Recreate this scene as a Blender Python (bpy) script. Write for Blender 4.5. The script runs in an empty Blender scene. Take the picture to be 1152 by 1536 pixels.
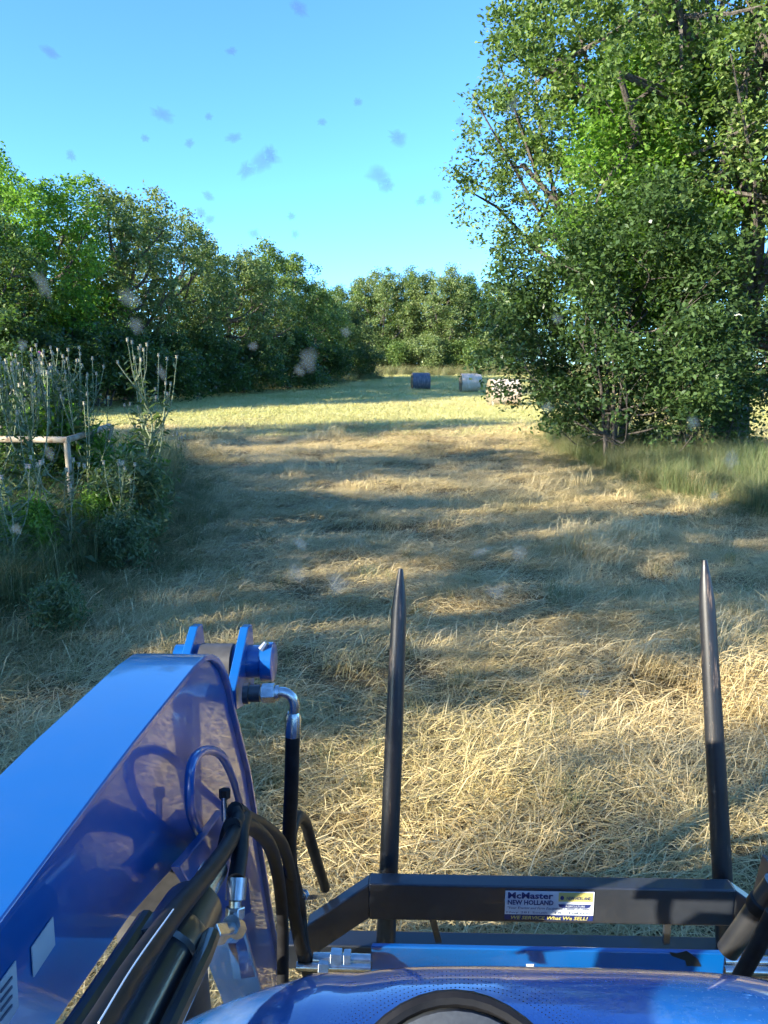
import bpy, math, random
import numpy as np
from mathutils import Vector, Matrix

# ------------------------------------------------------------------ camera, sky, sun, exposure
sc = bpy.context.scene
col = sc.collection
CAM = np.array([-0.516, 0.0, 2.3]); YAW = math.radians(1.5); PITCH = math.radians(11.1); FPX = 1130.0
cam_d = bpy.data.cameras.new('camera'); cam = bpy.data.objects.new('camera', cam_d); col.objects.link(cam)
cam_d.sensor_fit = 'HORIZONTAL'; cam_d.sensor_width = 36.0; cam_d.lens = 36.0 * FPX / 1152.0
cam_d.clip_start = 0.05; cam_d.clip_end = 3000.0
cam.location = CAM; cam.rotation_euler = (math.pi / 2 - PITCH, 0, YAW)
sc.camera = cam
SUN_LEFT = math.radians(122.0)      # to the left of straight ahead, a little behind
SUN_ELEV = math.radians(20.5)
to_sun = Vector((-math.sin(SUN_LEFT) * math.cos(SUN_ELEV), math.cos(SUN_LEFT) * math.cos(SUN_ELEV), math.sin(SUN_ELEV)))
world = bpy.data.worlds.new('World'); sc.world = world; world.use_nodes = True
wn = world.node_tree.nodes; wl = world.node_tree.links
sky = wn.new('ShaderNodeTexSky'); sky.sky_type = 'NISHITA'; sky.sun_disc = False
sky.sun_elevation = SUN_ELEV; sky.sun_rotation = math.atan2(to_sun.x, to_sun.y)
sky.altitude = 200; sky.air_density = 0.8; sky.dust_density = 0.35; sky.ozone_density = 4.0
wt = wn.new('ShaderNodeMix'); wt.data_type = 'RGBA'; wt.blend_type = 'MULTIPLY'; wt.inputs[0].default_value = 1.0; wt.inputs[7].default_value = (.39, .61, .78, 1)
wl.new(sky.outputs[0], wt.inputs[6]); wl.new(wt.outputs[2], wn['Background'].inputs[0]); wn['Background'].inputs[1].default_value = 0.15
sun_d = bpy.data.lights.new('sun', 'SUN'); sun_o = bpy.data.objects.new('sun', sun_d); col.objects.link(sun_o)
sun_d.energy = 4.3; sun_d.angle = math.radians(0.53); sun_d.color = (1.0, 0.91, 0.74)
sun_o.rotation_euler = to_sun.to_track_quat('Z', 'Y').to_euler(); sun_o.location = (-30, -20, 40)
sc.view_settings.view_transform = 'Standard'; sc.view_settings.look = 'None'; sc.view_settings.gamma = 1.0
sc.view_settings.use_curve_mapping = False; sc.view_settings.exposure = 2.2
sc.cycles.max_bounces = 6; sc.cycles.diffuse_bounces = 4; sc.cycles.glossy_bounces = 2
sc.cycles.transmission_bounces = 4; sc.cycles.transparent_max_bounces = 12
sc.cycles.caustics_reflective = False; sc.cycles.caustics_refractive = False
sc.cycles.use_denoising = True; sc.cycles.use_adaptive_sampling = True; sc.cycles.adaptive_threshold = 0.03

# ------------------------------------------------------------------ helpers
Hv = np.array([-math.sin(YAW), math.cos(YAW), 0.0]); Rv = np.array([math.cos(YAW), math.sin(YAW), 0.0])
Fv = Hv * math.cos(PITCH) - np.array([0, 0, 1.0]) * math.sin(PITCH)
Uv = Hv * math.sin(PITCH) + np.array([0, 0, 1.0]) * math.cos(PITCH)
def ray(px, py): return Fv + Rv * (px - 576) / FPX + Uv * (768 - py) / FPX
def onX(px, py, v): r = ray(px, py); return CAM + r * (v - CAM[0]) / r[0]
def onY(px, py, v): r = ray(px, py); return CAM + r * (v - CAM[1]) / r[1]
def onZ(px, py, v): r = ray(px, py); return CAM + r * (v - CAM[2]) / r[2]
def at_dist(px, Y):          # ground x for a picture column at the distance Y
    r = ray(px, 560); return CAM[0] + r[0] * Y / r[1]

def gz(x, y):
    x = np.asarray(x, float); y = np.asarray(y, float)
    z = 0.035 * np.sin(1.9 * x + 0.8 * y + 1.3) * np.sin(1.1 * y - 0.6 * x) + 0.03 * np.sin(3.7 * y + 1.1 * np.sin(0.9 * x)) * np.sin(0.53 * x + 2.0)
    z = z + 0.05 * np.sin(0.31 * x + 0.5) * np.sin(0.27 * y + 1.0)
    z = z * np.clip((x * x + y * y) / 6.0, 0.2, 1.0)
    z = z + 0.9 * np.clip((y - 62) / 50.0, 0, 1.6) ** 1.3
    z = z + 0.28 * np.exp(-(((x + 5.2) / 1.6) ** 2 + ((y - 9.5) / 5.0) ** 2)) + 0.3 * np.exp(-(((x - 6.0) / 2.5) ** 2 + ((y - 15) / 4.0) ** 2))
    return z

def fbm(x, y, seed, scale):
    r = np.random.RandomState(seed); out = 0; amp = 1.0; f = 1.0 / scale
    for o in range(4):
        for k in range(3):
            a = r.uniform(0, 2 * math.pi); ph = r.uniform(0, 6.28)
            out = out + amp * np.sin((x * math.cos(a) + y * math.sin(a)) * f * r.uniform(.7, 1.3) * 2.5 + ph)
        amp *= .6; f *= 2.1
    return out / 4.0

def tag(o, label=None, cat=None, group=None, kind=None):
    if label: o['label'] = label
    if cat: o['category'] = cat
    if group: o['group'] = group
    if kind: o['kind'] = kind
    return o
def empty(name, loc, label=None, cat=None, group=None, rz=0):
    o = bpy.data.objects.new(name, None); col.objects.link(o); o.location = loc; o.rotation_euler = (0, 0, rz)
    o.empty_display_size = .2
    return tag(o, label, cat, group)
def link(name, me, mat, parent=None):
    o = bpy.data.objects.new(name, me); col.objects.link(o)
    if mat is not None and len(me.materials) == 0: me.materials.append(mat)
    if parent is not None: o.parent = parent
    return o
def place(o, parent):            # parent keeping world coordinates (parents are unrotated empties)
    o.parent = parent; o.location = o.location - parent.location
    return o

class MB:
    def __init__(s): s.v = []; s.f = []
    def add(s, verts, faces):
        b = len(s.v); s.v += [tuple(map(float, p)) for p in verts]; s.f += [tuple(i + b for i in f) for f in faces]
    def box(s, lo, hi):
        x0, y0, z0 = lo; x1, y1, z1 = hi
        s.add([(x0, y0, z0), (x1, y0, z0), (x1, y1, z0), (x0, y1, z0), (x0, y0, z1), (x1, y0, z1), (x1, y1, z1), (x0, y1, z1)],
              [(0, 3, 2, 1), (4, 5, 6, 7), (0, 1, 5, 4), (1, 2, 6, 5), (2, 3, 7, 6), (3, 0, 4, 7)])
    def prism(s, poly, axis, a, b):      # poly in the two other axes, extruded along axis
        def P(q, t):
            return {'x': (t, q[0], q[1]), 'y': (q[0], t, q[1]), 'z': (q[0], q[1], t)}[axis]
        n = len(poly)
        s.add([P(q, a) for q in poly] + [P(q, b) for q in poly],
              [tuple(range(n))[::-1], tuple(range(n, 2 * n))] + [(i, (i + 1) % n, n + (i + 1) % n, n + i) for i in range(n)])
    def hexa(s, a, b, w, h, up=(0, 0, 1)):       # box beam from a to b
        a = np.array(a, float); b = np.array(b, float); d = b - a; d /= np.linalg.norm(d)
        up = np.array(up, float); sd = np.cross(d, up); sd /= np.linalg.norm(sd); u2 = np.cross(sd, d)
        vs = [p + sd * i * w / 2 + u2 * j * h / 2 for p in (a, b) for i, j in ((-1, -1), (1, -1), (1, 1), (-1, 1))]
        s.add(vs, [(0, 1, 2, 3), (7, 6, 5, 4), (0, 4, 5, 1), (1, 5, 6, 2), (2, 6, 7, 3), (3, 7, 4, 0)])
    def tube(s, pts, r, seg=10, cap=True):
        pts = [np.array(p, float) for p in pts]; n = len(pts)
        rr = list(r) if hasattr(r, '__len__') else [r] * n
        ref = None; base = len(s.v); rings = []
        for i, p in enumerate(pts):
            t = pts[min(i + 1, n - 1)] - pts[max(i - 1, 0)]; t = t / (np.linalg.norm(t) + 1e-12)
            if ref is None:
                ref = np.cross(t, (0, 0, 1.0))
                if np.linalg.norm(ref) < 1e-3: ref = np.cross(t, (1.0, 0, 0))
            ref = ref - t * (ref @ t); ref /= np.linalg.norm(ref) + 1e-12
            bn = np.cross(t, ref)
            rings.append([p + rr[i] * (math.cos(2 * math.pi * k / seg) * ref + math.sin(2 * math.pi * k / seg) * bn) for k in range(seg)])
        vs = [q for R in rings for q in R]
        fs = [(i * seg + k, i * seg + (k + 1) % seg, (i + 1) * seg + (k + 1) % seg, (i + 1) * seg + k) for i in range(n - 1) for k in range(seg)]
        if cap: fs += [tuple(range(seg))[::-1], tuple((n - 1) * seg + k for k in range(seg))]
        s.add(vs, fs)
    def mesh(s, name, smooth=True, angle=35):
        me = bpy.data.meshes.new(name); me.from_pydata(s.v, [], s.f); me.validate(); me.update()
        if smooth:
            me.polygons.foreach_set('use_smooth', [True] * len(me.polygons))
            try: me.set_sharp_from_angle(angle=math.radians(angle))
            except Exception: pass
        return me
    def build(s, name, mat, parent=None, bevel=0, smooth=True):
        o = link(name, s.mesh(name, smooth), mat)
        if parent is not None: place(o, parent)
        if bevel:
            m = o.modifiers.new('bevel', 'BEVEL'); m.width = bevel; m.segments = 2; m.limit_method = 'ANGLE'; m.angle_limit = math.radians(40)
        return o
def spline(pts, n=8):
    pts = [np.array(p, float) for p in pts]; P = [2 * pts[0] - pts[1]] + pts + [2 * pts[-1] - pts[-2]]; out = []
    for i in range(1, len(P) - 2):
        for k in range(n):
            t = k / n
            out.append(.5 * ((2 * P[i]) + (-P[i - 1] + P[i + 1]) * t + (2 * P[i - 1] - 5 * P[i] + 4 * P[i + 1] - P[i + 2]) * t * t + (-P[i - 1] + 3 * P[i] - 3 * P[i + 1] + P[i + 2]) * t ** 3))
    out.append(pts[-1]); return out
def np_mesh(name, verts, quads=None, tris=None, smooth=False):
    me = bpy.data.meshes.new(name); nq = 0 if quads is None else len(quads); nt = 0 if tris is None else len(tris)
    me.vertices.add(len(verts)); me.vertices.foreach_set('co', np.asarray(verts, np.float32).ravel())
    loops = np.concatenate(([quads.ravel()] if nq else []) + ([tris.ravel()] if nt else [])).astype(np.int32)
    me.loops.add(len(loops)); me.loops.foreach_set('vertex_index', loops)
    me.polygons.add(nq + nt)
    st = np.concatenate([np.arange(nq) * 4, nq * 4 + np.arange(nt) * 3]).astype(np.int32)
    me.polygons.foreach_set('loop_start', st)
    if smooth: me.polygons.foreach_set('use_smooth', np.ones(nq + nt, bool))
    me.update(calc_edges=True)
    return me

# ------------------------------------------------------------------ materials
class NT:
    def __init__(s, name):
        s.m = bpy.data.materials.new(name); s.m.use_nodes = True; s.t = s.m.node_tree; s.t.nodes.clear()
        s.out = s.n('ShaderNodeOutputMaterial')
    def n(s, kind, **kw):
        x = s.t.nodes.new(kind)
        for k, v in kw.items():
            if k.startswith('i_'): x.inputs[k[2:].replace('_', ' ')].default_value = v
            else: setattr(x, k, v)
        return x
    def l(s, a, b): s.t.links.new(a, b)
    def noise(s, scale, detail=4, vec=None, rough=.55):
        x = s.n('ShaderNodeTexNoise'); x.inputs['Scale'].default_value = scale; x.inputs['Detail'].default_value = detail; x.inputs['Roughness'].default_value = rough
        if vec is not None: s.l(vec, x.inputs['Vector'])
        return x.outputs[0]
    def ramp(s, fac, stops):
        x = s.n('ShaderNodeValToRGB'); s.l(fac, x.inputs[0]); e = x.color_ramp.elements
        while len(e) < len(stops): e.new(.5)
        for q, (p, c) in zip(e, stops): q.position = p; q.color = (*c, 1) if len(c) == 3 else c
        return x.outputs[0]
    def mix(s, fac, a, b, mode='MIX'):
        x = s.n('ShaderNodeMix', data_type='RGBA', blend_type=mode)
        for sock, v in ((x.inputs[0], fac), (x.inputs[6], a), (x.inputs[7], b)):
            if hasattr(v, 'is_linked') or hasattr(v, 'node'): s.l(v, sock)
            elif isinstance(v, (int, float)): sock.default_value = v
            else: sock.default_value = (*v, 1)
        return x.outputs[2]
    def math(s, op, a, b=0.0, clamp=False):
        x = s.n('ShaderNodeMath', operation=op, use_clamp=clamp)
        for sock, v in zip(x.inputs, (a, b)):
            if hasattr(v, 'node'): s.l(v, sock)
            else: sock.default_value = v
        return x.outputs[0]
    def principled(s, color, rough=.5, metallic=0.0, coat=0.0, ior=1.5, spec=.5, coat_rough=.03):
        p = s.n('ShaderNodeBsdfPrincipled')
        for k, v in (('Base Color', color), ('Roughness', rough), ('Metallic', metallic), ('Coat Weight', coat), ('IOR', ior), ('Specular IOR Level', spec), ('Coat Roughness', coat_rough)):
            if hasattr(v, 'node'): s.l(v, p.inputs[k])
            elif isinstance(v, tuple): p.inputs[k].default_value = (*v, 1)
            else: p.inputs[k].default_value = v
        s.p = p; s.l(p.outputs[0], s.out.inputs[0]); return p
    def bump(s, height, strength=.3, dist=.01):
        b = s.n('ShaderNodeBump'); b.inputs['Strength'].default_value = strength; b.inputs['Distance'].default_value = dist
        s.l(height, b.inputs['Height']); s.l(b.outputs[0], s.p.inputs['Normal'])
    def obj(s): return s.n('ShaderNodeTexCoord').outputs['Object']

def leaf_mat(name, cols, trans=.35, rough=.5, gloss=.25):
    t = NT(name); g = t.n('ShaderNodeNewGeometry'); rnd = g.outputs['Random Per Island']
    big = t.noise(.55, 2, t.obj())
    f = t.math('ADD', t.math('MULTIPLY', rnd, .55), t.math('MULTIPLY', big, .6)); f = t.math('SUBTRACT', f, .08)
    c = t.ramp(f, [(0.1, cols[0]), (.4, cols[1]), (.7, cols[2]), (.97, cols[3])])
    p = t.principled(c, rough=rough, spec=gloss)
    tr = t.n('ShaderNodeBsdfTranslucent'); c2 = t.mix(1.0, c, (1.5, 1.7, .7), 'MULTIPLY'); t.l(c2, tr.inputs[0])
    mx = t.n('ShaderNodeMixShader'); mx.inputs[0].default_value = trans + .04
    t.l(p.outputs[0], mx.inputs[1]); t.l(tr.outputs[0], mx.inputs[2]); t.l(mx.outputs[0], t.out.inputs[0])
    return t.m
def blade_mat(name, dry, green, trans=.3):
    t = NT(name); g = t.n('ShaderNodeNewGeometry'); rnd = g.outputs['Random Per Island']
    a = t.n('ShaderNodeAttribute', attribute_type='INSTANCER', attribute_name='tone')
    f = t.math('ADD', t.math('MULTIPLY', t.math('SUBTRACT', rnd, .5), .75), a.outputs['Fac'], True)
    d = t.ramp(t.math('FRACT', t.math('MULTIPLY', rnd, 17.3)), [(0, dry[0]), (.5, dry[1]), (1, dry[2])])
    gr = t.ramp(t.math('FRACT', t.math('MULTIPLY', rnd, 31.7)), [(0, green[0]), (.5, green[1]), (1, green[2])])
    c = t.mix(f, d, gr)
    p = t.principled(c, rough=.5, spec=.35)
    tr = t.n('ShaderNodeBsdfTranslucent'); t.l(c, tr.inputs[0])
    mx = t.n('ShaderNodeMixShader'); mx.inputs[0].default_value = trans
    t.l(p.outputs[0], mx.inputs[1]); t.l(tr.outputs[0], mx.inputs[2]); t.l(mx.outputs[0], t.out.inputs[0])
    return t.m
def bark_mat(name, c0, c1):
    t = NT(name); o = t.obj(); mp = t.n('ShaderNodeMapping'); t.l(o, mp.inputs[0]); mp.inputs['Scale'].default_value = (9, 9, 1.6)
    n = t.noise(1.6, 6, mp.outputs[0], .7); t.principled(t.ramp(n, [(.3, c0), (.7, c1)]), rough=.9, spec=.2); t.bump(n, .9, .05); return t.m
M = {}
M['oak'] = leaf_mat('oak_leaf', [(0.036, 0.068, 0.025), (0.085, 0.140, 0.041), (0.170, 0.240, 0.072), (0.320, 0.340, 0.140)], .30, .42, .4)
M['oak2'] = leaf_mat('oak_leaf_grey', [(0.049, 0.078, 0.035), (0.112, 0.164, 0.059), (0.224, 0.270, 0.109), (0.340, 0.340, 0.196)], .28, .45, .4)
M['elm'] = leaf_mat('elm_leaf', [(.026, .050, .020), (.048, .088, .030), (.080, .135, .042), (.125, .190, .058)], .30, .38, .45)
M['bright'] = leaf_mat('bright_leaf', [(0.054, 0.116, 0.022), (0.106, 0.204, 0.036), (0.174, 0.304, 0.052), (0.278, 0.340, 0.084)], .38, .42, .35)
M['bark'] = bark_mat('bark', (.035, .030, .026), (.16, .14, .12))
M['straw'] = blade_mat('straw', [(.43, .315, .145), (.63, .49, .24), (.78, .65, .37)], [(.22, .19, .06), (.33, .29, .10), (.43, .38, .15)], .25)
M['stubble'] = blade_mat('stubble', [(.54, .47, .18), (.64, .57, .25), (.72, .64, .33)], [(.30, .34, .09), (.40, .44, .13), (.50, .53, .19)], .3)
M['grass'] = blade_mat('tall_grass', [(.22, .19, .09), (.32, .28, .13), (.42, .38, .2)], [(.05, .095, .03), (.095, .155, .05), (.16, .22, .08)], .35)
t = NT('field_soil'); o = t.obj(); n1 = t.noise(2.2, 6, o, .65); n2 = t.noise(26, 5, o, .7)
mp = t.n('ShaderNodeMapping'); t.l(o, mp.inputs[0]); mp.inputs['Rotation'].default_value = (0, 0, .5); mp.inputs['Scale'].default_value = (60, 12, 20)
n3 = t.noise(2.0, 4, mp.outputs[0], .7)
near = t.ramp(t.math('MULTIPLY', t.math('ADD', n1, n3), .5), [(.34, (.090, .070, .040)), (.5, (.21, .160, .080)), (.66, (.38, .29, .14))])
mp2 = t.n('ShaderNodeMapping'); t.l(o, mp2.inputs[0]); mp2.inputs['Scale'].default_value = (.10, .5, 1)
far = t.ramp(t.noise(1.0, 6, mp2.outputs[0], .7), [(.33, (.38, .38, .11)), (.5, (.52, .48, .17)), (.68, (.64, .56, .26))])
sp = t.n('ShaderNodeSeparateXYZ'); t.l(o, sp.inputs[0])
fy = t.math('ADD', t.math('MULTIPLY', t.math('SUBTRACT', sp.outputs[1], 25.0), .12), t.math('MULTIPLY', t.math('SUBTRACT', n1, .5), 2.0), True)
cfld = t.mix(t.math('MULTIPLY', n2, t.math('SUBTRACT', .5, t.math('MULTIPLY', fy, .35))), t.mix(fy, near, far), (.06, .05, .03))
t.principled(cfld, rough=.95, spec=.1); t.bump(t.math('ADD', n2, n3), .8, .04); M['soil'] = t.m

def paint(name, c, rough=.22, coat=.9, ior=1.5, dust_sheen=(.30, .27, .22), dust_sheen_amt=.12, coat_ior=1.6):
    t = NT(name); o = t.obj(); n = t.noise(3.0, 7, o, .7); n2 = t.noise(180, 3, o, .6)
    f = t.math('MULTIPLY', t.ramp(n, [(.42, (0, 0, 0)), (.8, (1, 1, 1))]), dust_sheen_amt)
    f = t.math('ADD', f, t.math('MULTIPLY', t.ramp(n2, [(.62, (0, 0, 0)), (.75, (1, 1, 1))]), dust_sheen_amt * .35))
    t.principled(t.mix(f, c, dust_sheen), rough=t.math('ADD', t.math('MULTIPLY', f, 1.2), rough), coat=coat, ior=ior, coat_rough=.03)
    t.p.inputs['Coat IOR'].default_value = coat_ior
    return t.m
M['blue'] = paint('loader_blue_paint', (.0003, .072, .27), .28, .75, dust_sheen_amt=.05, coat_ior=1.62)
M['hood'] = paint('hood_blue_paint', (.004, .105, .38), .25, 1.0, dust_sheen=(.36, .46, .58), dust_sheen_amt=.6, coat_ior=2.1)  # pale blue overlay paints the hood's sky reflection into the dust colour
M['black'] = paint('black_paint', (.012, .013, .016), .33, .5, dust_sheen=(.13, .13, .13), dust_sheen_amt=.12)
M['frame'] = paint('charcoal_paint', (.020, .024, .032), .38, .4, dust_sheen=(.12, .13, .15), dust_sheen_amt=.15)
t = NT('spear_paint'); o = t.obj(); mp = t.n('ShaderNodeMapping'); t.l(o, mp.inputs[0]); mp.inputs['Scale'].default_value = (60, 14, 5)
n = t.noise(1.0, 6, mp.outputs[0], .75); n2 = t.noise(9, 5, o, .7); wear = t.math('MULTIPLY', t.ramp(n, [(.56, (0, 0, 0)), (.66, (1, 1, 1))]), t.ramp(n2, [(.42, (0, 0, 0)), (.62, (1, 1, 1))]))
t.principled(t.mix(wear, (.010, .011, .014), (.17, .12, .085)), rough=t.math('ADD', .30, t.math('MULTIPLY', n2, .3)), coat=.2); t.bump(n, .15, .002); M['spear'] = t.m
t = NT('rubber'); n = t.noise(40, 4, t.obj()); t.principled(t.ramp(n, [(.35, (.005, .005, .006)), (.8, (.016, .016, .017))]), rough=.5, spec=.22); M['rubber'] = t.m
t = NT('steel'); n = t.noise(60, 4, t.obj()); t.principled(t.ramp(n, [(.3, (.42, .43, .42)), (.8, (.68, .69, .68))]), rough=.27, metallic=1.0); M['steel'] = t.m
t = NT('bare_steel_grey'); n = t.noise(25, 5, t.obj()); t.principled(t.ramp(n, [(.3, (.05, .05, .05)), (.8, (.11, .108, .105))]), rough=.5, metallic=.5); M['grey_steel'] = t.m
t = NT('cowl_grey'); n = t.noise(300, 2, t.obj()); t.principled(t.ramp(n, [(.3, (.028, .034, .042)), (.8, (.042, .050, .060))]), rough=.6); t.bump(n, .15, .001); M['cowl'] = t.m
def plain(name, c, rough=.5, spec=.5):
    t = NT(name); n = t.noise(35, 4, t.obj()); t.principled(t.mix(t.math('MULTIPLY', n, .35), c, tuple(x * .6 for x in c)), rough=rough, spec=spec); return t.m
M['white'] = plain('decal_white', (.62, .70, .76)); M['navy'] = plain('print_navy', (.015, .03, .16)); M['yellow'] = plain('print_yellow', (.62, .55, .16))
M['decal'] = plain('faded_decal', (.42, .46, .48), .4); M['dark_print'] = plain('print_dark', (.05, .07, .12))
M['pipe'] = None
t = NT('weathered_pipe'); n = t.noise(9, 6, t.obj(), .7); t.principled(t.ramp(n, [(.35, (.15, .10, .06)), (.5, (.33, .28, .20)), (.8, (.45, .40, .31))]), rough=.8); M['pipe'] = t.m
t = NT('thistle_stem'); n = t.noise(12, 3, t.obj()); t.principled(t.ramp(n, [(.3, (.13, .17, .09)), (.7, (.25, .28, .17))]), rough=.8); M['stem'] = t.m
M['thistle_leaf'] = leaf_mat('thistle_leaf', [(.06, .10, .05), (.11, .16, .08), (.17, .22, .12), (.25, .29, .17)], .3, .6, .25)
t = NT('thistle_head'); g = t.n('ShaderNodeNewGeometry'); t.principled(t.ramp(g.outputs['Random Per Island'], [(.2, (.26, .27, .17)), (.55, (.40, .36, .27)), (.9, (.40, .33, .30))]), rough=.85); M['head'] = t.m
M['purple'] = plain('thistle_bloom', (.42, .10, .40), .8)

# ------------------------------------------------------------------ ground
def grid_axis(segs):
    out = []
    for a, b, n in segs: out += list(np.linspace(a, b, n, endpoint=False))
    return np.array(out + [segs[-1][1]])
xs = grid_axis([(-1500, -200, 8), (-200, -40, 24), (-40, -10, 60), (-10, 10, 160), (10, 40, 60), (40, 200, 24), (200, 1500, 8)])
ys = grid_axis([(-600, -20, 8), (-20, 2, 44), (2, 14, 120), (14, 40, 130), (40, 140, 100), (140, 400, 14), (400, 2500, 8)])
X, Y = np.meshgrid(xs, ys); Z = gz(X, Y); nx, ny = len(xs), len(ys)
i, j = np.meshgrid(np.arange(nx - 1), np.arange(ny - 1)); q = (j * nx + i).ravel()
me = np_mesh('field', np.stack([X, Y, Z], -1).reshape(-1, 3), quads=np.stack([q, q + 1, q + nx + 1, q + nx], 1), smooth=True)
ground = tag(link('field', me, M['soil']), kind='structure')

# ------------------------------------------------------------------ grass (stuff): blade clumps set on the field
def blades(rs, n, rad, lean_mu, lean_sd, len_lo, len_hi, w, az_sd, curve=.5, lift=.0):
    r = rad * np.sqrt(rs.rand(n)); a = rs.rand(n) * 6.283
    b = np.stack([r * np.cos(a), r * np.sin(a), rs.rand(n) * lift], 1)
    az = rs.normal(0, az_sd, n); lean = np.clip(rs.normal(lean_mu, lean_sd, n), 0, 1.62); L = rs.uniform(len_lo, len_hi, n)
    d = np.stack([np.cos(az), np.sin(az), np.zeros(n)], 1); up = np.array([0, 0, 1.0]); sd = np.stack([-np.sin(az), np.cos(az), np.zeros(n)], 1)
    tw = rs.uniform(-.9, .9, n)[:, None]; side = sd * np.cos(tw) + up * np.sin(tw) * .7
    l1 = (lean * (1 - curve * .5))[:, None]; l2 = np.clip(lean + curve * .6, 0, 1.75)[:, None]
    p1 = b + (d * np.sin(l1) + up * np.cos(l1)) * (L * .5)[:, None]
    p2 = p1 + (d * np.sin(l2) + up * np.cos(l2)) * (L * .5)[:, None]
    p1[:, 2] = np.maximum(p1[:, 2], .006); p2[:, 2] = np.maximum(p2[:, 2], .004)
    ww = (w * rs.uniform(.6, 1.3, n))[:, None]
    v = np.stack([b - side * ww / 2, b + side * ww / 2, p1 + side * ww * .42, p1 - side * ww * .42, p2], 1).reshape(-1, 3)
    k = np.arange(n)[:, None] * 5
    return v, k + np.array([[0, 1, 2, 3]]), k + np.array([[3, 2, 4]])
def proto_collection(name, mat, specs):
    c = bpy.data.collections.new(name)
    for k, s in enumerate(specs):
        rs = np.random.RandomState(100 + k + len(name) * 7); vs, qs, ts = [], [], []; off = 0
        for sub in s:
            v, q4, t3 = blades(rs, **sub); vs.append(v); qs.append(q4 + off); ts.append(t3 + off); off += len(v)
        m = np_mesh('%s_%02d' % (name, k), np.concatenate(vs), np.concatenate(qs), np.concatenate(ts)); m.materials.append(mat)
        c.objects.link(bpy.data.objects.new('%s_%02d' % (name, k), m))
    return c
def scatter(name, coll, pos, rot, scl, idx, tone):
    me = bpy.data.meshes.new(name); me.vertices.add(len(pos)); me.vertices.foreach_set('co', np.asarray(pos, np.float32).ravel())
    for an, tp, arr, key in (('rot', 'FLOAT_VECTOR', rot, 'vector'), ('scl', 'FLOAT_VECTOR', scl, 'vector'), ('idx', 'INT', idx, 'value'), ('tone', 'FLOAT', tone, 'value')):
        at = me.attributes.new(an, tp, 'POINT'); at.data.foreach_set(key, np.asarray(arr, np.int32 if tp == 'INT' else np.float32).ravel())
    o = bpy.data.objects.new(name, me); col.objects.link(o)
    ng = bpy.data.node_groups.new(name + '_nodes', 'GeometryNodeTree')
    ng.interface.new_socket('Geometry', in_out='INPUT', socket_type='NodeSocketGeometry'); ng.interface.new_socket('Geometry', in_out='OUTPUT', socket_type='NodeSocketGeometry')
    N = ng.nodes; gi = N.new('NodeGroupInput'); go = N.new('NodeGroupOutput'); ci = N.new('GeometryNodeCollectionInfo'); ip = N.new('GeometryNodeInstanceOnPoints')
    ci.inputs['Collection'].default_value = coll; ci.inputs['Separate Children'].default_value = True; ci.inputs['Reset Children'].default_value = True
    ip.inputs['Pick Instance'].default_value = True
    def na(nm, tp):
        x = N.new('GeometryNodeInputNamedAttribute'); x.data_type = tp; x.inputs['Name'].default_value = nm; return x.outputs['Attribute']
    L = ng.links
    L.new(gi.outputs[0], ip.inputs['Points']); L.new(ci.outputs[0], ip.inputs['Instance'])
    L.new(na('idx', 'INT'), ip.inputs['Instance Index']); L.new(na('rot', 'FLOAT_VECTOR'), ip.inputs['Rotation']); L.new(na('scl', 'FLOAT_VECTOR'), ip.inputs['Scale'])
    L.new(ip.outputs[0], go.inputs[0])
    o.modifiers.new('scatter', 'NODES').node_group = ng
    return o
D = dict
mats_near = [[D(n=95, rad=.26, lean_mu=1.42, lean_sd=.18, len_lo=.06, len_hi=.23, w=.0039, az_sd=s, curve=.25, lift=.04)] for s in (.7, 1.1, 1.8, 3.0)]
mats_near += [[D(n=55, rad=.20, lean_mu=1.38, lean_sd=.2, len_lo=.10, len_hi=.3, w=.0045, az_sd=1.0, curve=.4, lift=.03), D(n=20, rad=.15, lean_mu=.8, lean_sd=.3, len_lo=.08, len_hi=.22, w=.0045, az_sd=.8, curve=.9)] for _ in range(2)]
mats_near += [[D(n=80, rad=.17, lean_mu=1.0, lean_sd=.3, len_lo=.10, len_hi=.32, w=.0045, az_sd=.7, curve=.8)] for _ in range(2)]
straw_c = proto_collection('straw_clump', M['straw'], mats_near)
far_spec = [[D(n=70, rad=.5, lean_mu=1.1, lean_sd=.3, len_lo=.10, len_hi=.26, w=.012, az_sd=2.0, curve=.4, lift=.02)] for _ in range(3)]
stub_c = proto_collection('stubble_clump', M['stubble'], far_spec)
tall_spec = [[D(n=70, rad=.22, lean_mu=.30, lean_sd=.22, len_lo=.35, len_hi=1.0, w=.0065, az_sd=2.2, curve=.8)] for _ in range(3)]
tall_spec += [[D(n=60, rad=.20, lean_mu=.5, lean_sd=.25, len_lo=.25, len_hi=.6, w=.007, az_sd=2.5, curve=1.0)] for _ in range(2)]
tall_c = proto_collection('tall_grass_clump', M['grass'], tall_spec)

rs = np.random.RandomState(5)
def right_edge(y): return np.interp(y, [0, 8, 11, 14, 19, 26, 40], [9.0, 7.0, 5.0, 3.9, 3.6, 4.3, 9])     # where the tall grass under the right tree starts
def left_edge(y): return np.interp(y, [0, 4, 6, 8, 11, 14, 17, 22, 60], [-4.5, -4.0, -3.7, -3.5, -3.9, -4.6, -5.6, -9, -30])
def zone(y0, y1, dens, xpad=1.5):
    n = int(dens * (y1 - y0) * 2 * (.56 * (y0 + y1) / 2 + xpad)); y = rs.uniform(y0, y1, n); hw = .56 * y + xpad; x = rs.uniform(-1, 1, n) * hw - .5
    keep = rs.rand(n) < 1.0; return x[keep], y[keep]
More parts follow.
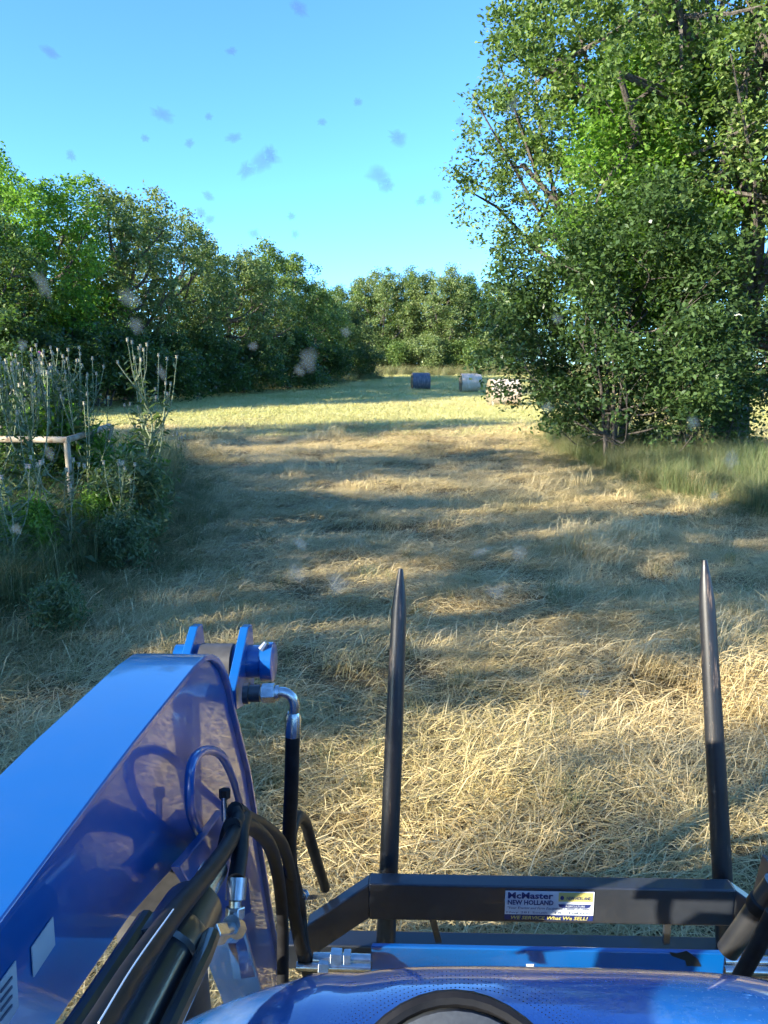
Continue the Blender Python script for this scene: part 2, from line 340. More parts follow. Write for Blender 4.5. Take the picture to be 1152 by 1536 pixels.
# mown straw
P, Rr, S, I, T = [], [], [], [], []
for y0, y1, dens in ((1.2, 5, 75), (5, 9, 58), (9, 16, 30), (16, 28, 14)):
    x, y = zone(y0, y1, dens); k = (x > left_edge(y) - .3) & (x < right_edge(y) + .5); x, y = x[k], y[k]; n = len(x)
    thin = (fbm(x, y, 33, .9) < -.18) & (rs.rand(n) < .5); x, y = x[~thin], y[~thin]; n = len(x)
    swirl = fbm(x, y, 3, 3.2) * 2.6 + rs.normal(0, .45, n)
    mound = fbm(x, y, 11, 1.7); tuft = mound > .62
    idx = np.where(tuft, rs.randint(4, 8, n), rs.randint(0, 5, n)); idx = np.where(rs.rand(n) < .025, rs.randint(6, 8, n), idx)
    s = rs.uniform(.75, 1.25, n) * (1 + .018 * y) * np.where(tuft, 1.12, 1.0)
    tone = .12 + .34 * fbm(x, y, 21, 2.6) + rs.normal(0, .06, n) - .10 * tuft
    tone += .4 * np.exp(-np.abs(x - right_edge(y)) / .6) + .4 * np.exp(-np.abs(x - left_edge(y)) / .6)
    P.append(np.stack([x, y, gz(x, y) + np.clip(mound, 0, 1) * .07], 1)); Rr.append(np.stack([rs.normal(0, .07, n), rs.normal(0, .07, n), swirl], 1))
    S.append(np.stack([s, s, s * rs.uniform(.8, 1.3, n) * np.where(tuft, 1.1, .85)], 1)); I.append(idx); T.append(tone)
cat = np.concatenate
o = scatter('mown_straw', straw_c, cat(P), cat(Rr), cat(S), cat(I), cat(T))
tag(o, 'mown dry straw and grass lying over the near field', 'straw', kind='stuff')
# short stubble over the far field
P, Rr, S, I, T = [], [], [], [], []
for y0, y1, dens in ((24, 45, 4.5), (45, 80, 2), (80, 130, .8)):
    x, y = zone(y0, y1, dens, 4); n = len(x); s = rs.uniform(.7, 1.2, n) * (1 + .01 * y)
    tone = .40 + .35 * fbm(x * .35, y * 1.4, 9, 6.0) + rs.normal(0, .08, n)
    P.append(np.stack([x, y, gz(x, y)], 1)); Rr.append(np.stack([np.zeros(n), np.zeros(n), rs.rand(n) * 6.28], 1)); S.append(np.stack([s, s, s * .8], 1)); I.append(rs.randint(0, 3, n)); T.append(tone)
o = scatter('field_stubble', stub_c, cat(P), cat(Rr), cat(S), cat(I), cat(T))
tag(o, 'short yellow green stubble over the far hay field', 'stubble', kind='stuff')
# tall green grass: right verge under the trees, left verge, foot of the tree lines
P, Rr, S, I, T = [], [], [], [], []
def tall(x, y, smin, smax, tmu, which=(0, 5)):
    n = len(x); s = rs.uniform(smin, smax, n)
    P.append(np.stack([x, y, gz(x, y)], 1)); Rr.append(np.stack([rs.normal(0, .1, n), rs.normal(0, .1, n), rs.rand(n) * 6.28], 1)); S.append(np.stack([s, s, s], 1))
    I.append(rs.randint(which[0], which[1], n)); T.append(np.clip(tmu + rs.normal(0, .13, n), 0, 1))
n = 5200; y = rs.uniform(7.5, 27, n); x = right_edge(y) + np.abs(rs.normal(0, 2.2, n)) - .15; d = x - right_edge(y); tall(x, y, .18, .85, .62 + .25 * fbm(x, y, 44, 1.6) + .1 * np.clip(d, 0, 1))
n = 4200; y = rs.uniform(3.5, 19, n); x = left_edge(y) - np.abs(rs.normal(0, 1.9, n)) - .25; tall(x, y, .40, 1.0, .66)
n = 900; y = rs.uniform(5, 16, n); x = left_edge(y) + rs.normal(.1, .4, n); tall(x, y, .25, .5, .45, (3, 5))
n = 900; y = rs.uniform(8, 24, n); x = right_edge(y) + rs.normal(-.2, .5, n); tall(x, y, .25, .5, .4, (3, 5))
n = 260; y = rs.uniform(9, 26, n); x = rs.uniform(-5, 4, n); tall(x, y, .2, .4, .3, (3, 5))
n = 70; y = rs.uniform(2.6, 9, n); x = rs.uniform(-2.5, 4, n); tall(x, y, .3, .55, .45, (3, 5))
n = 2500; tt = rs.rand(n); x = -27 + 22 * tt + rs.normal(0, 1.2, n); y = 34 + 62 * tt + rs.normal(0, 1.5, n); tall(x, y, 1.0, 1.9, .75)
n = 1800; x = rs.uniform(-10, 34, n); y = 108 + rs.normal(0, 1.5, n); tall(x, y, 1.2, 2.2, .45)
o = scatter('tall_grass', tall_c, cat(P), cat(Rr), cat(S), cat(I), cat(T))
tag(o, 'tall green grass along both verges and under the trees', 'grass', kind='stuff')

# ------------------------------------------------------------------ trees
def leaf_cloud(rs, cen, sig, per, L, W, name, up=.5):
    n = len(cen) * per; c = np.repeat(cen, per, 0); sg = np.repeat(sig, per, 0)
    p = c + rs.normal(0, 1, (n, 3)) * sg
    nrm = rs.normal(0, 1, (n, 3)); nrm[:, 2] = np.abs(nrm[:, 2]) + up; nrm /= np.linalg.norm(nrm, axis=1)[:, None]
    d = rs.normal(0, 1, (n, 3)); d[:, 2] -= .35; d -= nrm * (d * nrm).sum(1)[:, None]; d /= np.linalg.norm(d, axis=1)[:, None]
    s = np.cross(nrm, d); l = (L * rs.uniform(.6, 1.25, n))[:, None]; w = (W * rs.uniform(.7, 1.2, n))[:, None]
    v = np.stack([p - d * l * .5, p + s * w * .5 - d * l * .05 + nrm * w * .12, p + d * l * .5 - nrm * l * .06, p - s * w * .5 - d * l * .05 + nrm * w * .12], 1).reshape(-1, 3)
    return np_mesh(name, v, quads=(np.arange(n)[:, None] * 4 + np.array([[0, 1, 2, 3]])))
def tree_meshes(seed, h, rx, ry, base, trunk_r, nl, ncl, per, L, W, sig=.32, lobe=.42, stems=1, branch_tips=70, lean=(0, 0), skirt=0):
    """trunk with limbs and a crown of leaf clusters gathered in uneven lobes; local, base at the origin"""
    rs = np.random.RandomState(seed); ch = h - base
    lobes = []
    for k in range(nl):
        t = (k + rs.uniform(.1, .9)) / nl; z = base + ch * (.12 + .76 * t)
        prof = math.sqrt(max(.08, 1 - abs((z - base) / ch * 2 - .85) ** 2.2)) if z < base + ch else .3
        a = k * 2.399 + rs.uniform(-.5, .5); rr = prof * rs.uniform(.42, .88)
        sz = lobe * rs.uniform(.7, 1.25) * (1.0 - .35 * t)
        lobes.append((np.array([rx * rr * math.cos(a) + lean[0] * t, ry * rr * math.sin(a) + lean[1] * t, z]), np.array([rx * sz, ry * sz, ch * .24 * rs.uniform(.75, 1.2)])))
    lobes.append((np.array([lean[0], lean[1], base + ch * .80]), np.array([rx * .42, ry * .42, ch * .2])))
    cen = []
    wts = np.array([np.prod(s) ** (2 / 3.) for _, s in lobes]); wts /= wts.sum()
    for (c, s), m in zip(lobes, rs.multinomial(ncl, wts)):
        d = rs.normal(0, 1, (m, 3)); d /= np.linalg.norm(d, axis=1)[:, None]
        d[:, 2] = np.where((d[:, 2] < -.35) & (rs.rand(m) < .7), -d[:, 2], d[:, 2]); r = np.where(rs.rand(m) < .72, rs.uniform(.80, 1.04, m), rs.uniform(.2, 1.15, m)); q = c + d * s * r[:, None]; cen.append(q)
    cen = np.concatenate(cen)
    if skirt: cen = cen[cen[:, 2] > skirt * (np.hypot(cen[:, 0], cen[:, 1]) - 1.2)]
    cen[:, 2] = np.maximum(cen[:, 2], .25 + .2 * rs.rand(len(cen)))
    sg = np.stack([rs.uniform(.7, 1.3, len(cen)) * sig, rs.uniform(.7, 1.3, len(cen)) * sig, rs.uniform(.45, .8, len(cen)) * sig], 1)
    crown = leaf_cloud(rs, cen, sg, per, L, W, 'crown')
    mb = MB(); top = base + ch * .72
    spine = []
    for q in range(stems):
        off = np.array([0, 0]) if stems == 1 else np.array([rs.uniform(-1, 1) * rx * .3, rs.uniform(-1, 1) * ry * .3])
        pts = [np.array([off[0] * .25, off[1] * .25, -.25])]
        for k in range(1, 8):
            u = k / 7; pts.append(np.array([off[0] * (.25 + u) + rs.normal(0, .07 * trunk_r * 4) + lean[0] * u * .9, off[1] * (.25 + u) + rs.normal(0, .07 * trunk_r * 4) + lean[1] * u * .9, top * u]))
        tr = trunk_r if stems == 1 else trunk_r * .6
        mb.tube(spline(pts, 3), list(np.linspace(1.25, .22, 22) * tr), 10); spine.append(pts)
    for c, s in lobes:
        pts = spine[rs.randint(len(spine))]; zf = max(base * .75, c[2] - rs.uniform(.25, .45) * ch * .7); kk = min(range(len(pts)), key=lambda i: abs(pts[i][2] - zf)); a = pts[max(1, kk)]
        mid = a * .45 + c * .55 + np.array([0, 0, -.08 * ch]) + rs.normal(0, .18, 3); r0 = trunk_r * (.5 if stems == 1 else .35)
        lim = spline([a, mid, c + rs.normal(0, .2, 3)], 5); mb.tube(lim, list(np.linspace(r0, r0 * .28, len(lim))), 7)
        near = cen[np.argsort(((cen - c) ** 2).sum(1))][:: max(1, ncl // 60)][: max(2, branch_tips // max(1, nl))]
        for e in near:
            b = lim[rs.randint(len(lim) // 2, len(lim))]; m2 = (b + e) / 2 + rs.normal(0, .12, 3)
            mb.tube([b, m2, e], [r0 * .3, r0 * .2, r0 * .08], 5, cap=False)
    return mb.mesh('trunk'), crown
TREES = []
def plant_tree(name, meshes, x, y, label, leaf, rz=0, s=1.0, sz=None, group=None, cat_='tree'):
    e = empty(name, (x, y, float(gz(x, y)) - .02), label, cat_, group, rz); e.scale = (s, s, sz or s)
    tk = link('trunk', meshes[0], M['bark'], e); c = bpy.data.objects.new('crown', meshes[1]); col.objects.link(c); c.parent = e
    if len(meshes[1].materials) == 0: meshes[1].materials.append(leaf)
    c.material_slots[0].link = 'OBJECT'; c.material_slots[0].material = leaf
    return e

# the big oak and the understorey at the right
oak = tree_meshes(7, 13.8, 7.5, 6.8, 2.8, .40, 44, 3900, 48, .14, .076, sig=.17, lobe=.22, branch_tips=320)
plant_tree('oak_tree', oak, at_dist(1105, 20.5), 20.5, 'tall spreading oak with sunlit grey green crown filling the upper right', M['oak'])
elm = tree_meshes(23, 5.5, 3.1, 2.6, .1, .07, 30, 1200, 40, .13, .068, sig=.17, lobe=.27, stems=4, branch_tips=120, skirt=.9)
plant_tree('elm_thicket', elm, at_dist(926, 17.0), 17.0, 'dark green leafy understorey tree with drooping branches, left of the oak trunk', M['elm'])
elm2 = tree_meshes(31, 8.8, 2.3, 2.2, 2.6, .12, 18, 640, 42, .135, .072, sig=.20, lobe=.30, stems=2, branch_tips=90)
plant_tree('young_elm', elm2, at_dist(935, 18.6), 18.6, 'bright yellow green young tree rising through the lower oak branches', M['bright'])
elm3 = tree_meshes(37, 3.2, 1.9, 1.8, .1, .07, 13, 330, 40, .12, .062, sig=.22, lobe=.42, stems=4)
plant_tree('elm_thicket', elm3, at_dist(1050, 18.6), 18.6, 'dense dark green thicket in front of the oak trunk', M['elm'], rz=.6)
# shared crowns for the tree lines
V = [tree_meshes(41, 12.5, 5.6, 5.2, 1.2, .30, 36, 1150, 32, .24, .14, sig=.26, lobe=.25),
     tree_meshes(43, 11.0, 5.2, 5.4, .8, .28, 34, 1100, 32, .24, .14, sig=.26, lobe=.25),
     tree_meshes(47, 10.0, 4.6, 4.6, 1.0, .26, 30, 900, 32, .23, .14, sig=.26, lobe=.26),
     tree_meshes(53, 11.5, 4.6, 4.6, 1.4, .26, 28, 640, 34, .22, .13, sig=.25, lobe=.22)]
B = [tree_meshes(61, 3.6, 2.6, 2.4, .1, .07, 11, 380, 34, .20, .11, sig=.28, lobe=.46, stems=4, branch_tips=30),
     tree_meshes(67, 3.0, 2.2, 2.4, .1, .07, 10, 340, 34, .19, .11, sig=.28, lobe=.46, stems=4, branch_tips=30)]
LEFT = [  # column, distance, variant, scale, leaf, label
    (-40, 36, 0, .76, 'oak', 'tallest dark tree at the left edge of the picture'),
    (70, 42, 0, .95, 'bright', 'round topped bright green tree at the far left of the tree line'),
    (190, 47, 3, 1.06, 'oak2', 'thin crowned grey green tree with sky showing through, in the left tree line'),
    (262, 54, 3, 1.06, 'oak2', 'sparse grey tree leaning over the dip in the left tree line'),
    (345, 62, 1, .98, 'oak2', 'broad olive grey oak with pale bare branches, middle of the left tree line'),
    (415, 72, 1, 1.06, 'oak', 'rounded oak at the right end of the left tree line'),
    (470, 82, 2, 1.0, 'oak', 'lower dark tree just past the end of the left tree line'),
    (512, 92, 2, .86, 'elm', 'small dark tree where the left tree line meets the far trees')]
for k, (px, Yd, v, s, lf, lb) in enumerate(LEFT):
    plant_tree('oak_tree' if lf != 'bright' else 'broadleaf_tree', V[v], at_dist(px, Yd), Yd, lb, M[lf], rz=k * 1.3, s=s, group='trees along the left side of the field')
BUSH = [(0, 34, 0, 1.2, 'dark bush behind the thistles at the left edge'), (75, 38, 1, 1.2, 'dark bush behind the thistle patch, second from the left edge'),
        (150, 41, 0, 1.25, 'dark bush behind the tallest thistle'), (225, 46, 1, 1.3, 'dark bush at the foot of the thin crowned tree'),
        (300, 53, 0, 1.25, 'dark bush under the sparse grey tree'), (365, 60, 1, 1.25, 'dark bush under the broad olive grey oak'),
        (430, 68, 0, 1.3, 'dark bush under the rounded oak'), (485, 78, 1, 1.3, 'dark bush under the lower tree at the tree line end'), (530, 90, 0, 1.2, 'last dark bush of the left tree line, beside the far field')]
for k, (px, Yd, v, s, lb) in enumerate(BUSH):
    plant_tree('bush', B[v], at_dist(px, Yd), Yd, lb, M['elm'], rz=k * 2.1, s=s, group='bushes at the foot of the left tree line', cat_='bush')
FAR = [(488, 116, 2, 1.09, 'oak2', 'far sunlit tree beside the end of the left tree line'), (528, 119, 1, 1.13, 'oak', 'far sunlit tree left of the dark bale, second from the left tree line'), (572, 117, 1, 1.24, 'oak2', 'far rounded olive tree just left of the dark bale'),
       (618, 119, 0, 1.15, 'oak', 'far round tree directly behind the dark bale'), (658, 116, 1, 1.26, 'oak2', 'far round tree between the dark bale and the pale bale'), (700, 118, 1, 1.20, 'oak', 'far round tree behind the pale bale'),
       (745, 118, 2, 1.27, 'oak2', 'far tree at the edge of the near understorey'), (800, 120, 1, 1.13, 'oak', 'far tree seen through the understorey leaves'),
       (900, 126, 0, 1.03, 'oak', 'far tree hidden behind the dark understorey'), (1030, 122, 1, 1.03, 'oak2', 'far tree glimpsed left of the oak trunk'), (1150, 114, 0, 1.03, 'oak', 'far tree glimpsed right of the oak trunk')]
for k, (px, Yd, v, s, lf, lb) in enumerate(FAR):
    plant_tree('broadleaf_tree', V[v], at_dist(px, Yd), Yd, lb, M[lf], rz=k * 1.9 + .4, s=s, group='far trees across the field')
for k, px in enumerate((545, 590, 640, 690, 740)):
    plant_tree('bush', B[k % 2], at_dist(px, 111), 111, ['leftmost', 'second', 'middle', 'fourth', 'rightmost'][k] + ' of the five sunlit bushes under the far trees', M['oak' if k % 2 else 'oak2'], rz=k * 1.1, s=1.5, group='bushes under the far trees', cat_='bush')
# the same wood carries on to the left of and behind the tractor and shades the near field
V.append(tree_meshes(59, 11.0, 4.6, 4.6, 1.8, .26, 16, 240, 34, .22, .13, sig=.25, lobe=.24))
su = np.array([to_sun.x, to_sun.y]) / math.hypot(to_sun.x, to_sun.y); sn = np.array([su[1], -su[0]])     # towards the sun, and across
SHADE = []
for ac, al, v, k_ in ((-5.9, 13, 1, .9), (6.2, 13.0, 3, .8), (9.2, 21, 4, .7), (2.6, 20.5, 4, .75), (16.2, 12.5, 4, .8), (12.9, 20, 4, 1.25), (20.5, 15, 4, .75), (23.9, 9.5, 3, .9)):
    SHADE.append((*(sn * ac + su * al), v, k_))
SHADE += [(-33, 33, 1, .80), (-32, 40, 0, .74), (-30, 48, 1, .78), (-27.5, 56, 2, .8)]
SHADE = [(float(a), float(b), c, d) for a, b, c, d in SHADE]
for k, (x, y, v, s) in enumerate(SHADE):
    plant_tree('oak_tree', V[v], x, y, 'tree standing behind the bright green tree at the far left' if y > 50 else 'oak of the wood left of the tractor, outside the view', M['oak'], rz=k * .9, s=s, group='wood left of the tractor')

# ------------------------------------------------------------------ hay bales
t = NT('bale_net'); o = t.obj(); mp = t.n('ShaderNodeMapping'); t.l(o, mp.inputs[0]); mp.inputs['Scale'].default_value = (9, 2, 2)
n = t.noise(1.5, 5, mp.outputs[0], .6); n2 = t.noise(1.1, 3, o)
t.principled(t.mix(t.ramp(n2, [(.4, (0, 0, 0)), (.62, (1, 1, 1))]), t.ramp(n, [(.3, (.38, .30, .22)), (.7, (.66, .60, .50))]), (.47, .37, .27)), rough=.75); t.bump(n, .5, .03); M['net'] = t.m
t = NT('bale_net_blue'); o = t.obj(); mp = t.n('ShaderNodeMapping'); t.l(o, mp.inputs[0]); mp.inputs['Scale'].default_value = (9, 2, 2)  # darker copy of the net, the bale's shaded face put into the colour
n = t.noise(1.5, 5, mp.outputs[0], .6); t.principled(t.ramp(n, [(.3, (.045, .052, .075)), (.55, (.10, .11, .14)), (.75, (.28, .28, .28))]), rough=.5); M['net_dark'] = t.m
t = NT('bale_end'); o = t.obj(); n = t.noise(14, 6, o, .7); t.principled(t.ramp(n, [(.3, (.10, .085, .05)), (.7, (.28, .23, .14))]), rough=.95); t.bump(n, 1.0, .06); M['bale_end'] = t.m
def bale(px, Yd, r, half, rz, net, label):
    x = at_dist(px, Yd); e = empty('hay_bale', (x, Yd, float(gz(x, Yd)) - .04), label, 'hay bale', 'round bales on the far field', rz)
    rb = np.random.RandomState(int(px)); nseg = 40; mb = MB(); prof = [(-half, .0), (-half * 1.01, r * .5), (-half, r * .93), (-half * .96, r), (-half * .5, r * 1.012), (0, r * 1.0), (half * .5, r * 1.012), (half * .96, r), (half, r * .93), (half * 1.01, r * .5), (half, 0)]
    def ring(u, q): return [(u + rb.normal(0, .008), q * math.cos(2 * math.pi * k / nseg) * (1 + rb.normal(0, .006)), q * math.sin(2 * math.pi * k / nseg) * (1.0 if math.sin(2 * math.pi * k / nseg) > -.8 else .95) + r * .95) for k in range(nseg)]
    vs, fs = [], []
    for u, q in prof[3:8]: vs += ring(u, q)
    for a in range(4):
        for k in range(nseg): fs.append((a * nseg + k, a * nseg + (k + 1) % nseg, (a + 1) * nseg + (k + 1) % nseg, (a + 1) * nseg + k))
    mb.add(vs, fs); w = link('net_wrap', mb.mesh('net_wrap'), net, e)
    for sgn in (0, 1):
        pr = prof[:4] if sgn == 0 else prof[7:][::-1]; m2 = MB(); vs = []; fs = []
        for u, q in pr: vs += ring(u, max(q, .01) * .998)
        for a in range(3):
            for k in range(nseg):
                f = (a * nseg + k, a * nseg + (k + 1) % nseg, (a + 1) * nseg + (k + 1) % nseg, (a + 1) * nseg + k); fs.append(f if sgn else f[::-1])
        m2.add(vs, fs); link('bale_end', m2.mesh('bale_end'), M['bale_end'], e)
bale(631, 68, .78, .80, .12, M['net_dark'], 'small blue wrapped round bale with shade painted in, farthest left on the field')
bale(706, 64, .80, .86, .10, M['net'], 'pale round bale between the dark bale and the nearest bale')
bale(756, 42.5, .78, .84, .10, M['net'], 'nearest pale round bale half hidden behind the hanging leaves')

# ------------------------------------------------------------------ left verge: pipe rail and thistles
c0 = onZ(100, 660, 1.42); a0 = onZ(-130, 656, 1.42); b0 = onZ(164, 639, 1.42)
rail = empty('pipe_rail', (c0[0], c0[1], float(gz(c0[0], c0[1]))), 'weathered pale pipe rail corner standing among the thistles', 'rail')
for p, q in ((a0, c0 + (c0 - a0) * .01), (c0, b0)):
    mb = MB(); mb.tube([p, (p + q) / 2 + np.array([0, 0, -.006]), q], .040, 12); mb.build('pipe', M['pipe'], rail)
for p in (c0, a0, b0):
    mb = MB(); mb.tube([(p[0], p[1], -.2), (p[0], p[1], p[2] - .03)], .036, 12); mb.build('post', M['pipe'], rail)
def thistle_meshes(seed, h, nb):
    rs = np.random.RandomState(seed); st = MB(); heads = []; stems = []
    main = spline([(0, 0, -.1), (rs.normal(0, .03), rs.normal(0, .03), h * .35), (rs.normal(0, .06), rs.normal(0, .06), h * .7), (rs.normal(0, .08), rs.normal(0, .08), h)], 5)
    st.tube(main, list(np.linspace(.013, .005, len(main))), 6); heads.append(main[-1]); stems.append(main)
    for k in range(nb):
        b = main[rs.randint(4, len(main) - 2)]; a = k * 2.4 + rs.uniform(-.5, .5); L = (h - b[2]) * rs.uniform(.55, 1.05) + .12; o = rs.uniform(.10, .30)
        br = spline([b, b + np.array([math.cos(a) * o * .7, math.sin(a) * o * .7, L * .4]), b + np.array([math.cos(a) * o, math.sin(a) * o, L])], 4)
        st.tube(br, list(np.linspace(.007, .0035, len(br))), 5); heads.append(br[-1]); stems.append(br)
        if rs.rand() < .6:
            b2 = br[4]; a2 = a + rs.uniform(-1.2, 1.2); e2 = b2 + np.array([math.cos(a2) * .1, math.sin(a2) * .1, rs.uniform(.1, .28)])
            st.tube([b2, (b2 + e2) / 2 + np.array([.01, 0, -.02]), e2], [.004, .0035, .003], 5); heads.append(e2)
    vs = []
    for s_ in stems:
        main_ = s_ is main
        for p in s_[1:-1]:
            for q in range(5 if main_ else 2):
                a = rs.uniform(0, 6.28); L = rs.uniform(.10, .30) * (1.25 - .8 * p[2] / h) * (1 if main_ else .6); d = np.array([math.cos(a), math.sin(a), rs.uniform(.1, .8)]); sd = np.array([-math.sin(a), math.cos(a), 0])
                p0 = np.array(p) + rs.normal(0, .02, 3); w = L * .16
                pts = [p0, p0 + d * L * .35 + sd * w, p0 + d * L * .5 + sd * w * .35, p0 + d * L * .68 + sd * w * .8, p0 + d * L - np.array([0, 0, L * .25]), p0 + d * L * .68 - sd * w * .8, p0 + d * L * .5 - sd * w * .35, p0 + d * L * .35 - sd * w]
                vs.append(pts)
    V_ = np.array(vs).reshape(-1, 3); n = len(vs); k = np.arange(n)[:, None] * 8
    lv = np_mesh('leaves', V_, quads=np.concatenate([k + np.array([[0, 1, 2, 6]]), k + np.array([[2, 3, 4, 5]]), k + np.array([[0, 2, 6, 7]]), k + np.array([[2, 5, 6, 6]])])[:3 * n] if False else np.concatenate([k + np.array([[0, 1, 6, 7]]), k + np.array([[1, 2, 5, 6]]), k + np.array([[2, 3, 4, 5]])]))
    return st.mesh('stem'), lv, heads
def head_mesh():
    mb = MB(); prof = [(0, .003), (.008, .014), (.020, .019), (.032, .013), (.040, .014), (.052, .020), (.054, .004)]
    mb.tube([(0, 0, z) for z, _ in prof], [r for _, r in prof], 9); return mb.mesh('flower_head')
HM = head_mesh(); HM.materials.append(M['head']); HP = HM.copy(); HP.materials.clear(); HP.materials.append(M['purple'])
TV = [thistle_meshes(71, 1.0, 8), thistle_meshes(73, 1.0, 11), thistle_meshes(79, 1.0, 6)]
TH = [(198, 9.3, 2.16, 1, 'tallest thistle, standing alone right of the pipe rail'), (216, 9.8, 1.55, 2, 'thistle just behind the tallest one, beside the mown straw'),
      (22, 7.6, 1.85, 2, 'thin pale thistle in front of the pipe rail at the left'),
      (6, 9.3, 1.98, 1, 'thistle at the left edge behind the pipe rail'), (48, 9.5, 1.86, 0, 'second thistle behind the rail from the left edge'),
      (84, 9.6, 1.95, 0, 'middle thistle of the patch behind the rail'), (106, 9.9, 1.98, 1, 'thistle behind the rail corner'), (126, 9.5, 1.84, 0, 'rightmost thistle of the patch behind the rail'),
      (-20, 9.0, 1.9, 0, 'thistle cut by the left edge of the picture'), (66, 10.4, 2.0, 1, 'rear thistle of the patch behind the rail'),
      (72, 7.4, 1.1, 2, 'low bushy thistle under the pipe rail'), (178, 8.3, 1.05, 2, 'low bushy thistle below the tallest one'), (5, 6.9, 1.1, 2, 'low thistle at the left edge below the rail'), (262, 13.5, .8, 2, 'small lone thistle at the edge of the mown field')]
for k, (px, Yd, h, v, lb) in enumerate(TH):
    x = at_dist(px, Yd); e = empty('thistle', (x, Yd, float(gz(x, Yd))), lb, 'thistle', 'thistles on the left verge', k * 1.7)
    sxy = .62 + .45 * h / 2; sxy = sxy if h > 1 else .45
    for nm, me_, mt in (('stem', TV[v][0], M['stem']), ('leaves', TV[v][1], M['thistle_leaf'])):
        c = link(nm, me_, mt, e); c.scale = (sxy * 1.25, sxy * 1.25, h)
    for hd in TV[v][2]:
        c = link('flower_head', HP if (k + int(hd[2] * 1000)) % 29 == 0 else HM, None, e); c.location = (hd[0] * sxy * 1.25, hd[1] * sxy * 1.25, hd[2] * h - .01); c.scale = (.95,) * 3

WD = [(128, 8.4, .17, 'leafy green weed clump at the foot of the pipe rail corner'), (190, 8.9, .26, 'leafy green weed clump at the foot of the tallest thistle'), (25, 7.4, .18, 'leafy weed clump under the rail at the left edge'),
      (165, 7.9, .16, 'low leafy weed clump at the verge edge beside the straw'), (70, 10.0, .36, 'tall leafy weed clump behind the pipe rail'), (10, 10.6, .38, 'tall leafy weed clump behind the rail at the left edge'), (196, 10.6, .22, 'leafy weed clump farthest along the left verge'),
      (60, 6.0, .12, 'small leafy weed clump low in the shaded verge')]
BW = tree_meshes(83, 3.6, 2.0, 1.9, .15, .04, 13, 150, 22, .42, .12, sig=.36, lobe=.34, stems=6, branch_tips=60)
for k, (px, Yd, sc_, lb) in enumerate(WD):
    plant_tree('weed_clump', BW, at_dist(px, Yd), Yd, lb, M['thistle_leaf'] if k % 2 else M['bright'], rz=k * 1.3, s=sc_, sz=sc_ * 1.15, group='leafy weeds on the left verge', cat_='weed')

# ------------------------------------------------------------------ tractor: hood, cowl, windshield
HX = -.27
tr = empty('tractor', (HX, .4, 0), 'blue tractor hood and grey instrument cowl seen from the cab', 'tractor')
st = []
for a in np.linspace(0, 1, 8): st.append((-.35 + a * 1.1825, 1.463 - .012 * (1 - a)))
for a in np.linspace(8, 92, 12): st.append((.8325 + .25 * math.sin(math.radians(a)), 1.213 + .25 * math.cos(math.radians(a))))
st += [(1.082, 1.1), (1.075, .85)]
us = np.concatenate([[-.76], np.linspace(-.74, .74, 41), [.76]]); mb = MB(); vs = []; fs = []
for k, (y, z) in enumerate(st):
    w = 1.0 - (.10 * max(0, (y - .8)) / .28) ** 1.0
    for u in us:
        zz = z - .56 * abs(u) ** 3.4 - (.0 if abs(u) < .75 else .45)
        crease = .007 * math.exp(-((abs(u) - .40) / .03) ** 2) - .004 * math.exp(-((abs(u) - .33) / .03) ** 2)
        vs.append((HX + u * w, y, max(zz + crease, .75)))
m = len(us); fs = [(a * m + b, a * m + b + 1, (a + 1) * m + b + 1, (a + 1) * m + b) for a in range(len(st) - 1) for b in range(m - 1)]
mb.add(vs, fs); mb.build('hood', M['hood'], tr)
mb = MB(); mb.box((HX - .45, -.3, .45), (HX + .45, .95, .95)); mb.build('chassis', M['black'], tr, .02)
# instrument cowl: round grey dome with a black rubber rim, just inside the glass
d0 = .46; ctr = CAM + (Fv + Rv * (690 - 576) / FPX + Uv * (768 - 1810) / FPX) * d0
ax = np.array([0, -.72, .69]); e1 = np.array([1.0, 0, 0]); e2 = np.cross(ax, e1); e2 = -e2 if e2[2] < 0 else e2; Rc = .086
def disc(r, h): return [ctr + e1 * r * math.cos(2 * math.pi * k / 48) + e2 * r * 1.2 * math.sin(2 * math.pi * k / 48) + ax * h for k in range(48)]
mb = MB(); rings = [(Rc, -.10), (Rc, 0), (Rc * .97, .012), (Rc * .8, .018), (Rc * .4, .021), (.002, .022)]; vs = []
for r, h in rings: vs += disc(r, h)
mb.add(vs, [(a * 48 + k, a * 48 + (k + 1) % 48, (a + 1) * 48 + (k + 1) % 48, (a + 1) * 48 + k) for a in range(len(rings) - 1) for k in range(48)])
cw = mb.build('instrument_cowl', M['cowl'], tr)
mb = MB(); loop = disc(Rc + .0035, .006); mb.tube(loop + [loop[0], loop[1]], .0052, 8, cap=False); r_ = mb.build('rubber_rim', M['rubber'], tr); r_.parent = cw; r_.location = (0, 0, 0)
cw.location = cw.location
# windshield: clear pane with a printed dot border and dried insect and dust marks on it
t = NT('clear_glass'); x = t.n('ShaderNodeBsdfTransparent'); x.inputs[0].default_value = (1, 1, 1, 1); t.l(x.outputs[0], t.out.inputs[0]); M['glass'] = t.m
GY = .55
def on_glass(px, py):     # pane leans: Y = GY + .10 * (Z - 2.3) * -1
    r = ray(px, py); k = (GY - CAM[1]) / (r[1] + .16 * r[2]); return CAM + r * k
gl = [(-1.02, GY + .16 * .75, 1.55), (.55, GY + .16 * .75, 1.55), (.55, GY - .16 * .65, 2.95), (-1.02, GY - .16 * .65, 2.95)]
mb = MB(); mb.add(gl + [(p[0], p[1] - .005, p[2]) for p in gl], [(0, 1, 2, 3), (7, 6, 5, 4), (0, 4, 5, 1), (1, 5, 6, 2), (2, 6, 7, 3), (3, 7, 4, 0)])
ws = mb.build('windshield', M['glass'], tr)
